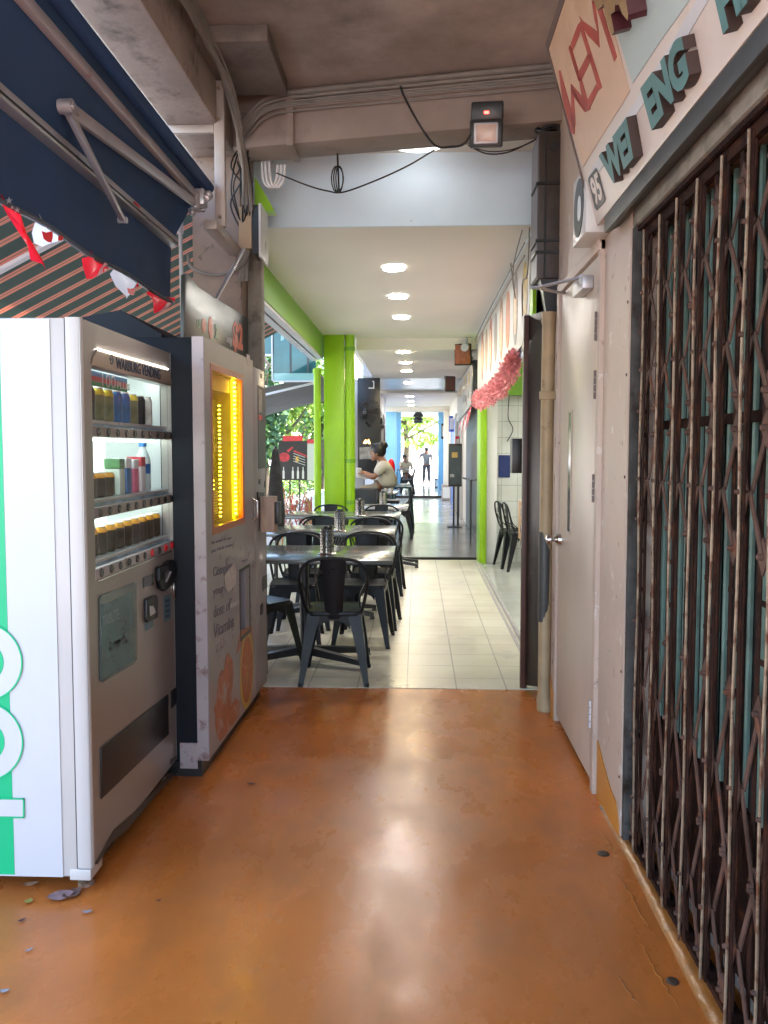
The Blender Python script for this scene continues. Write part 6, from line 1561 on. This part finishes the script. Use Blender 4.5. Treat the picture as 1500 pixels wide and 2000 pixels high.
MB().tube([(-1.285, 7.4, .02), (-1.285, 7.4, 1.48)], .014, 8).lathe((-1.285, 7.4, 0), [(.15, 0.005), (.15, .05), (.03, .08)], 16).build('pole', M['black'], t)
# teal glazed hoarding hanging over the pavement, dark awning beyond
t = thing('glazed_screen', 'teal tinted glass screen in a white frame above the street edge', 'glass screen', (-1.9, 11.2, 2.3))
Yg = 11.2; PG = Plane((0, Yg, 0), (0, -1, 0))
g0 = PG.at(470, 560); g1 = PG.at(617, 743); g2 = PG.at(533, 680)
gm = mat('teal_tinted_glass', (.03, .13, .14), .06, var=.6, vs=1.5)
MB().box(g2.x, g1.x, Yg, Yg+.02, g1.z+.1, 3.4).box(g0.x-.6, g2.x, Yg, Yg+.02, 2.75, 3.4).build('tinted_glass', gm, t)
MB().box(g2.x, g1.x, Yg, Yg+.015, g1.z, g1.z+.098).build('lower_pane', mat('pale_aqua_glass', (.25, .45, .43), .1), t)
b = MB().box(g2.x-.02, g2.x, Yg-.02, Yg+.03, g1.z, 3.4).box(g2.x, g1.x, Yg-.02, Yg+.03, g1.z-.02, g1.z-.002).box(g0.x-.6, g2.x-.02, Yg-.02, Yg+.03, 2.72, 2.749)
b.build('white_frame', M['white'], t)
b = MB()
for i in range(5): x = g2.x-.25+i*.24; b.box(x, x+.02, Yg-.012, Yg-.001, g1.z+.1 if x > g2.x else 2.76, 3.4)
b.build('mullion', M['greysteel'], t)
rn = random.Random(12); b = MB()
for i in range(9):
    x = rn.uniform(g0.x-.3, g1.x-.1); z = rn.uniform(2.5 if x > g2.x else 2.85, 3.2); w_ = rn.uniform(.02, .06); hh = rn.uniform(.1, .3)
    b.prism([(x, Yg-.003, z), (x+w_, Yg-.003, z+.02), (x+w_*1.3, Yg-.003, z+hh), (x+.01, Yg-.003, z+hh*.9)], (0, -1, 0), .001)
b.build('pale_sticker', _mats['pale_aqua_glass'], t)
t = thing('grey_awning', 'dark grey folding awning sloping down over the street edge', 'awning', (-2, 12.5, 2.3))
a0 = onY(620, 745, 12.0); 
MB().loft([[(-1.36, y, 2.50), (-2.3, y, 2.30), (-3.2, y, 2.06), (-3.2, y, 2.05), (-2.3, y, 2.29), (-1.36, y, 2.49)] for y in (11.6, 13, 14.6, 16)]).build('canopy_fabric', mat('charcoal_canvas', (.16, .155, .15), .8, var=.2), t)
MB().bar((-1.40, 11.58, 2.40), (-2.9, 11.58, 2.05), .05, .03).build('arm', M['white'], t)
MB().tube([(-3.2, 11.6, 2.05), (-3.2, 16, 2.05)], .03, 8).build('front_bar', M['white'], t)
t = thing('white_arm_bracket', 'white awning arm bracket above the far end of the juice machine', 'bracket', tuple(onY(520, 700, 7.5)))
q = [onY(x, y, 7.5) for x, y in ((508, 686), (515, 694), (519, 705), (526, 712), (520, 722))]
MB().tube(q, [.022, .014, .012, .02, .014], 8).ball(q[0], .03).build('arm', M['white'], t)
t.location = q[0]; 
for c_ in t.children:
    c_.data.transform(Matrix.Translation(Vector(onY(520, 700, 7.5))-q[0]))
# ------------------------------------------------------------------ trees, hedge and houses across the street
leafm = [mat('leaf_'+n_, c, .6, var=.4, vs=2) for n_, c in (('mid', (.16, .30, .05)), ('light', (.30, .44, .07)), ('dark', (.08, .18, .08)))]
def leaves(b, c, rx, ry, rz_, n, s, rn):
    cl = [Vector((rn.gauss(0, .45), rn.gauss(0, .45), rn.gauss(0, .45))) for _ in range(max(6, n//90))]
    for _ in range(n):
        q = rn.choice(cl)+Vector((rn.gauss(0, .22), rn.gauss(0, .22), rn.gauss(0, .22)))
        if q.length > 1.15: q = q.normalized()*rn.uniform(.9, 1.1)
        p = Vector(c)+Vector((q.x*rx, q.y*ry, q.z*rz_))
        u_ = Vector((rn.gauss(0, 1), rn.gauss(0, 1), rn.gauss(0, 1))).normalized(); v_ = u_.cross(Vector((rn.gauss(0, 1), rn.gauss(0, 1), rn.gauss(0, 1)))).normalized(); k_ = s*rn.uniform(.6, 1.3)
        b.add([p-u_*k_, p+v_*k_*.5, p+u_*k_, p-v_*k_*.5], [(0, 1, 2, 3)], rn.choice((0, 0, 0, 1, 2)))
def tree(x, y, h, r, label, n=2600, order=(0, 1, 2), g_='street trees', s=.13):
    rn = random.Random(int(x*13+y*7))
    t = thing('street_tree', label, 'tree', (x, y, -.15), g_)
    b = MB().tube([(x, y, -.15), (x+.05, y, h*.3), (x-.05, y+.05, h*.55), (x, y, h*.8)], [.18, .14, .10, .04], 10)
    for k in range(6):
        a = k*1.05; b.tube([(x, y, h*(.35+.05*k)), (x+r*.5*math.cos(a), y+r*.5*math.sin(a), h*(.5+.05*k)), (x+r*.8*math.cos(a), y+r*.8*math.sin(a), h*(.62+.05*k))], [.07, .04, .015], 6)
    b.build('trunk', mat('tree_bark', (.12, .09, .06), .9, var=.3, vs=10, bump=.5, bs=20), t)
    b = MB(); leaves(b, (x, y, h*.68), r, r, h*.38, n, s, rn)
    b.build('crown', [leafm[i] for i in order], t, smooth=0, solid=False)
tree(-4.3, 25, 4.6, 1.25, 'bright green leafy tree across the street, seen past the grey awning', order=(1, 1, 0))
tree(-5.0, 36, 5.6, 1.9, 'larger green tree farther down the street', order=(0, 1, 2))
tree(-3.55, 18.5, 3.6, .62, 'slim dark bluish green tree next to the folded parasol', 1800, order=(2, 2, 0), s=.10)
tree(-3.9, 33, 4.8, 1.0, 'light green tree between the thin green pipe and the grey awning', order=(0, 1, 2))
tree(-.6, 43, 5.6, 3.0, 'pale green tree hanging over the bright far exit', 3600, order=(1, 1, 0), s=.16)
tree(3.4, 50, 6.0, 3.0, 'green tree beyond the far exit on the shop side', 2600, order=(1, 0, 1), s=.16)
b = MB(); rn = random.Random(3)
for i in range(26): leaves(b, (-4.3, 17.0+i*1.1, .35), .45, .7, .7, 260, .07, rn)
b.build('hedge', leafm, smooth=0, solid=False, kind='stuff')
def house(x0, x1, y0, y1, h, label, m_):
    t = thing('street_house', label, 'building', ((x0+x1)/2, (y0+y1)/2, -.16), 'buildings across the street')
    MB().box(x0, x1, y0, y1, -.16, h).build('wall', m_, t)
    MB().box(x0-.2, x1+.2, y0-.2, y1+.2, h+.002, h+.3).build('roof', M['skyg'], t)
    for k in range(int((y1-y0)/2.2)):
        for z in (1.0, 3.8):
            if z+1.4 < h:
                f = MB().box(x1-.05, x1+.02, y0+.6+k*2.2, y0+1.9+k*2.2, z, z+1.4).build('window', M['dglass'], t)
                MB().box(x1+.0205, x1+.05, y0+.5+k*2.2, y0+2.0+k*2.2, z-.1, z-.002).build('sill', M['white'], f)
house(-19, -13.5, -8, 12, 6.2, 'pale two storey shophouse block across the street', M['render'])
house(-19, -13.5, 14, 40, 7.0, 'second pale block across the street, farther down', M['cream'])
# ------------------------------------------------------------------ leaves and marks on the floor
def leaf(px, py, L, wd, a, m_, label, curl=.01):
    curl *= .4; wd *= 1.25
    p = onZ(px, py, .002); b = MB(); pts = []
    for k in range(9):
        t_ = k/8; w_ = wd*math.sin(PI*t_)**.8*.5; pts.append((t_*L-L/2, w_, curl*(2*t_-1)**2+.002+abs(w_)*.15))
    rg = []
    vs_ = []; fs_ = []
    for k, (x, w_, z) in enumerate(pts):
        vs_ += [(x, -w_, z), (x, 0, z-.001+.0005), (x, w_, z)]
    for k in range(8):
        j = k*3; fs_ += [(j, j+3, j+4, j+1), (j+1, j+4, j+5, j+2)]
    m3 = Matrix.Rotation(a, 3, 'Z')
    vs_ = [m3@Vector(v_)+p for v_ in vs_]
    b.add(vs_, fs_); b.build('fallen_leaf', m_, smooth=2, solid=False, **T(label, 'leaf', 'fallen leaves on the orange floor'))
lf = lambda n_, c: mat(n_, c, .7, var=.3, vs=40)
leaf(118, 1752, .085, .05, R(25), lf('dry_mauve_leaf', (.30, .19, .18)), 'large dry mauve leaf in front of the drinks machine', .02)
leaf(140, 1748, .07, .04, R(60), lf('dry_brown_leaf', (.14, .08, .06)), 'curled brown leaf touching the large mauve leaf', .025)
leaf(56, 1762, .03, .02, R(80), lf('olive_leaf', (.28, .24, .05)), 'small olive green leaf left of the large mauve leaf')
leaf(42, 1799, .028, .009, R(50), lf('dark_red_leaf', (.08, .02, .025)), 'tiny dark red sliver of leaf below the olive leaf')
leaf(60, 1728, .05, .02, R(20), lf('tan_leaf', (.5, .32, .2)), 'pale tan leaf at the shaded foot of the drinks machine')
leaf(170, 1782, .035, .012, R(18), lf('grey_leaf', (.32, .30, .32)), 'small silvery grey scrap to the right of the mauve leaf')
leaf(56, 1857, .028, .007, R(48), lf('grey_leaf', (.32, .30, .32)), 'tiny grey sliver of leaf lying alone on the open floor')
leaf(8, 1937, .03, .012, R(10), lf('grey_leaf', (.32, .30, .32)), 'grey scrap at the edge of the open orange floor')
leaf(491, 1532, .04, .015, R(-5), lf('dark_red_leaf', (.08, .02, .025)), 'small dark leaf on the floor in front of the juice machine')
leaf(310, 1760, .018, .008, R(30), lf('dark_red_leaf', (.08, .02, .025)), 'tiny dark speck of leaf between drinks machine and walkway centre')
for px, py, r_, l in ((1178, 1666, .022, 'dark round drain stud near the orange foot patch'), (1313, 1915, .018, 'dark round stud near the bottom of the gate')):
    p = onZ(px, py, .003)
    MB().tube([(p.x, p.y, .001), (p.x, p.y, .003), (p.x, p.y, .0045)], [r_, r_*.92, r_*.6], 14).build('floor_stud', mat('dark_iron_stud', (.05, .03, .02), .5, var=.4, vs=40), **T(l, 'floor stud'))
# ------------------------------------------------------------------ small clutter along the far passage
def clutter(name, x0, x1, y0, y1, z0, z1, m_, label, cat):
    t = thing(name, label, cat, ((x0+x1)/2, (y0+y1)/2, z0))
    MB().box(x0, x1, y0, y1, z0, z1).build('body', m_, t, bevel=.01)
    MB().box(x0+.02, x1-.02, y0-.006, y0-.001, z0+(z1-z0)*.15, z1-(z1-z0)*.15).build('front_panel', M['paper'], t)
clutter('notice_sign', .84, .955, 18.2, 18.3, 1.3, 1.75, M['red'], 'small red and white notice sticking out from the pale side wall', 'sign')
clutter('notice_sign', .80, .955, 20.9, 21.0, 1.9, 2.3, M['bluep'], 'blue edged hanging sign over the cobalt blue shop door', 'sign')
clutter('notice_sign', .78, .955, 26.9, 27.0, 1.8, 2.3, M['brown'], 'brown hanging sign above the dark brown far door', 'sign')
clutter('storage_box', .70, .94, 23.2, 23.6, .01, .45, M['galv'], 'grey storage box on the floor near the far floor step', 'box')
clutter('storage_box', .66, .92, 31.0, 31.4, .012, .34, M['ink'], 'dark blue crate on the floor by the far sky blue pillar', 'crate')
clutter('wall_box', -.84, -.74, 18.6, 18.9, 1.5, 2.0, M['greysteel'], 'grey electrical box on the cream screen wall', 'electrical box')
clutter('fridge', -1.30, -.98, 22.2, 22.8, .01, 1.7, M['cabwhite'], 'tall white fridge on the street side of the far passage', 'fridge')
clutter('menu_easel', -.95, -.70, 24.0, 24.1, .01, .95, M['brown'], 'low brown menu board standing by the far floor step', 'menu board')
# raised flaking ridges in the painted floor beside the kerb
b = MB(); rn = random.Random(21)
for (x, y, L) in ((.69, 2.75, .35), (.66, 2.35, .28), (.62, 2.0, .30), (.60, 1.75, .22), (.70, 3.05, .16), (.56, 2.2, .12), (.68, 1.9, .16), (-.05, 4.2, .0)):
    if not L: continue
    pts = []; n = 14
    for k in range(n+1):
        pts.append((x+rn.uniform(-.006, .006)+.02*k/n, y-L*k/n, .0005))
    b.tube(pts, [.0006+.0022*math.sin(PI*k/n)*rn.uniform(.5, 1) for k in range(n+1)], 6)
b.build('floor_ridges', M['kerbpaint'], org=(0, 0, 0), **ST)
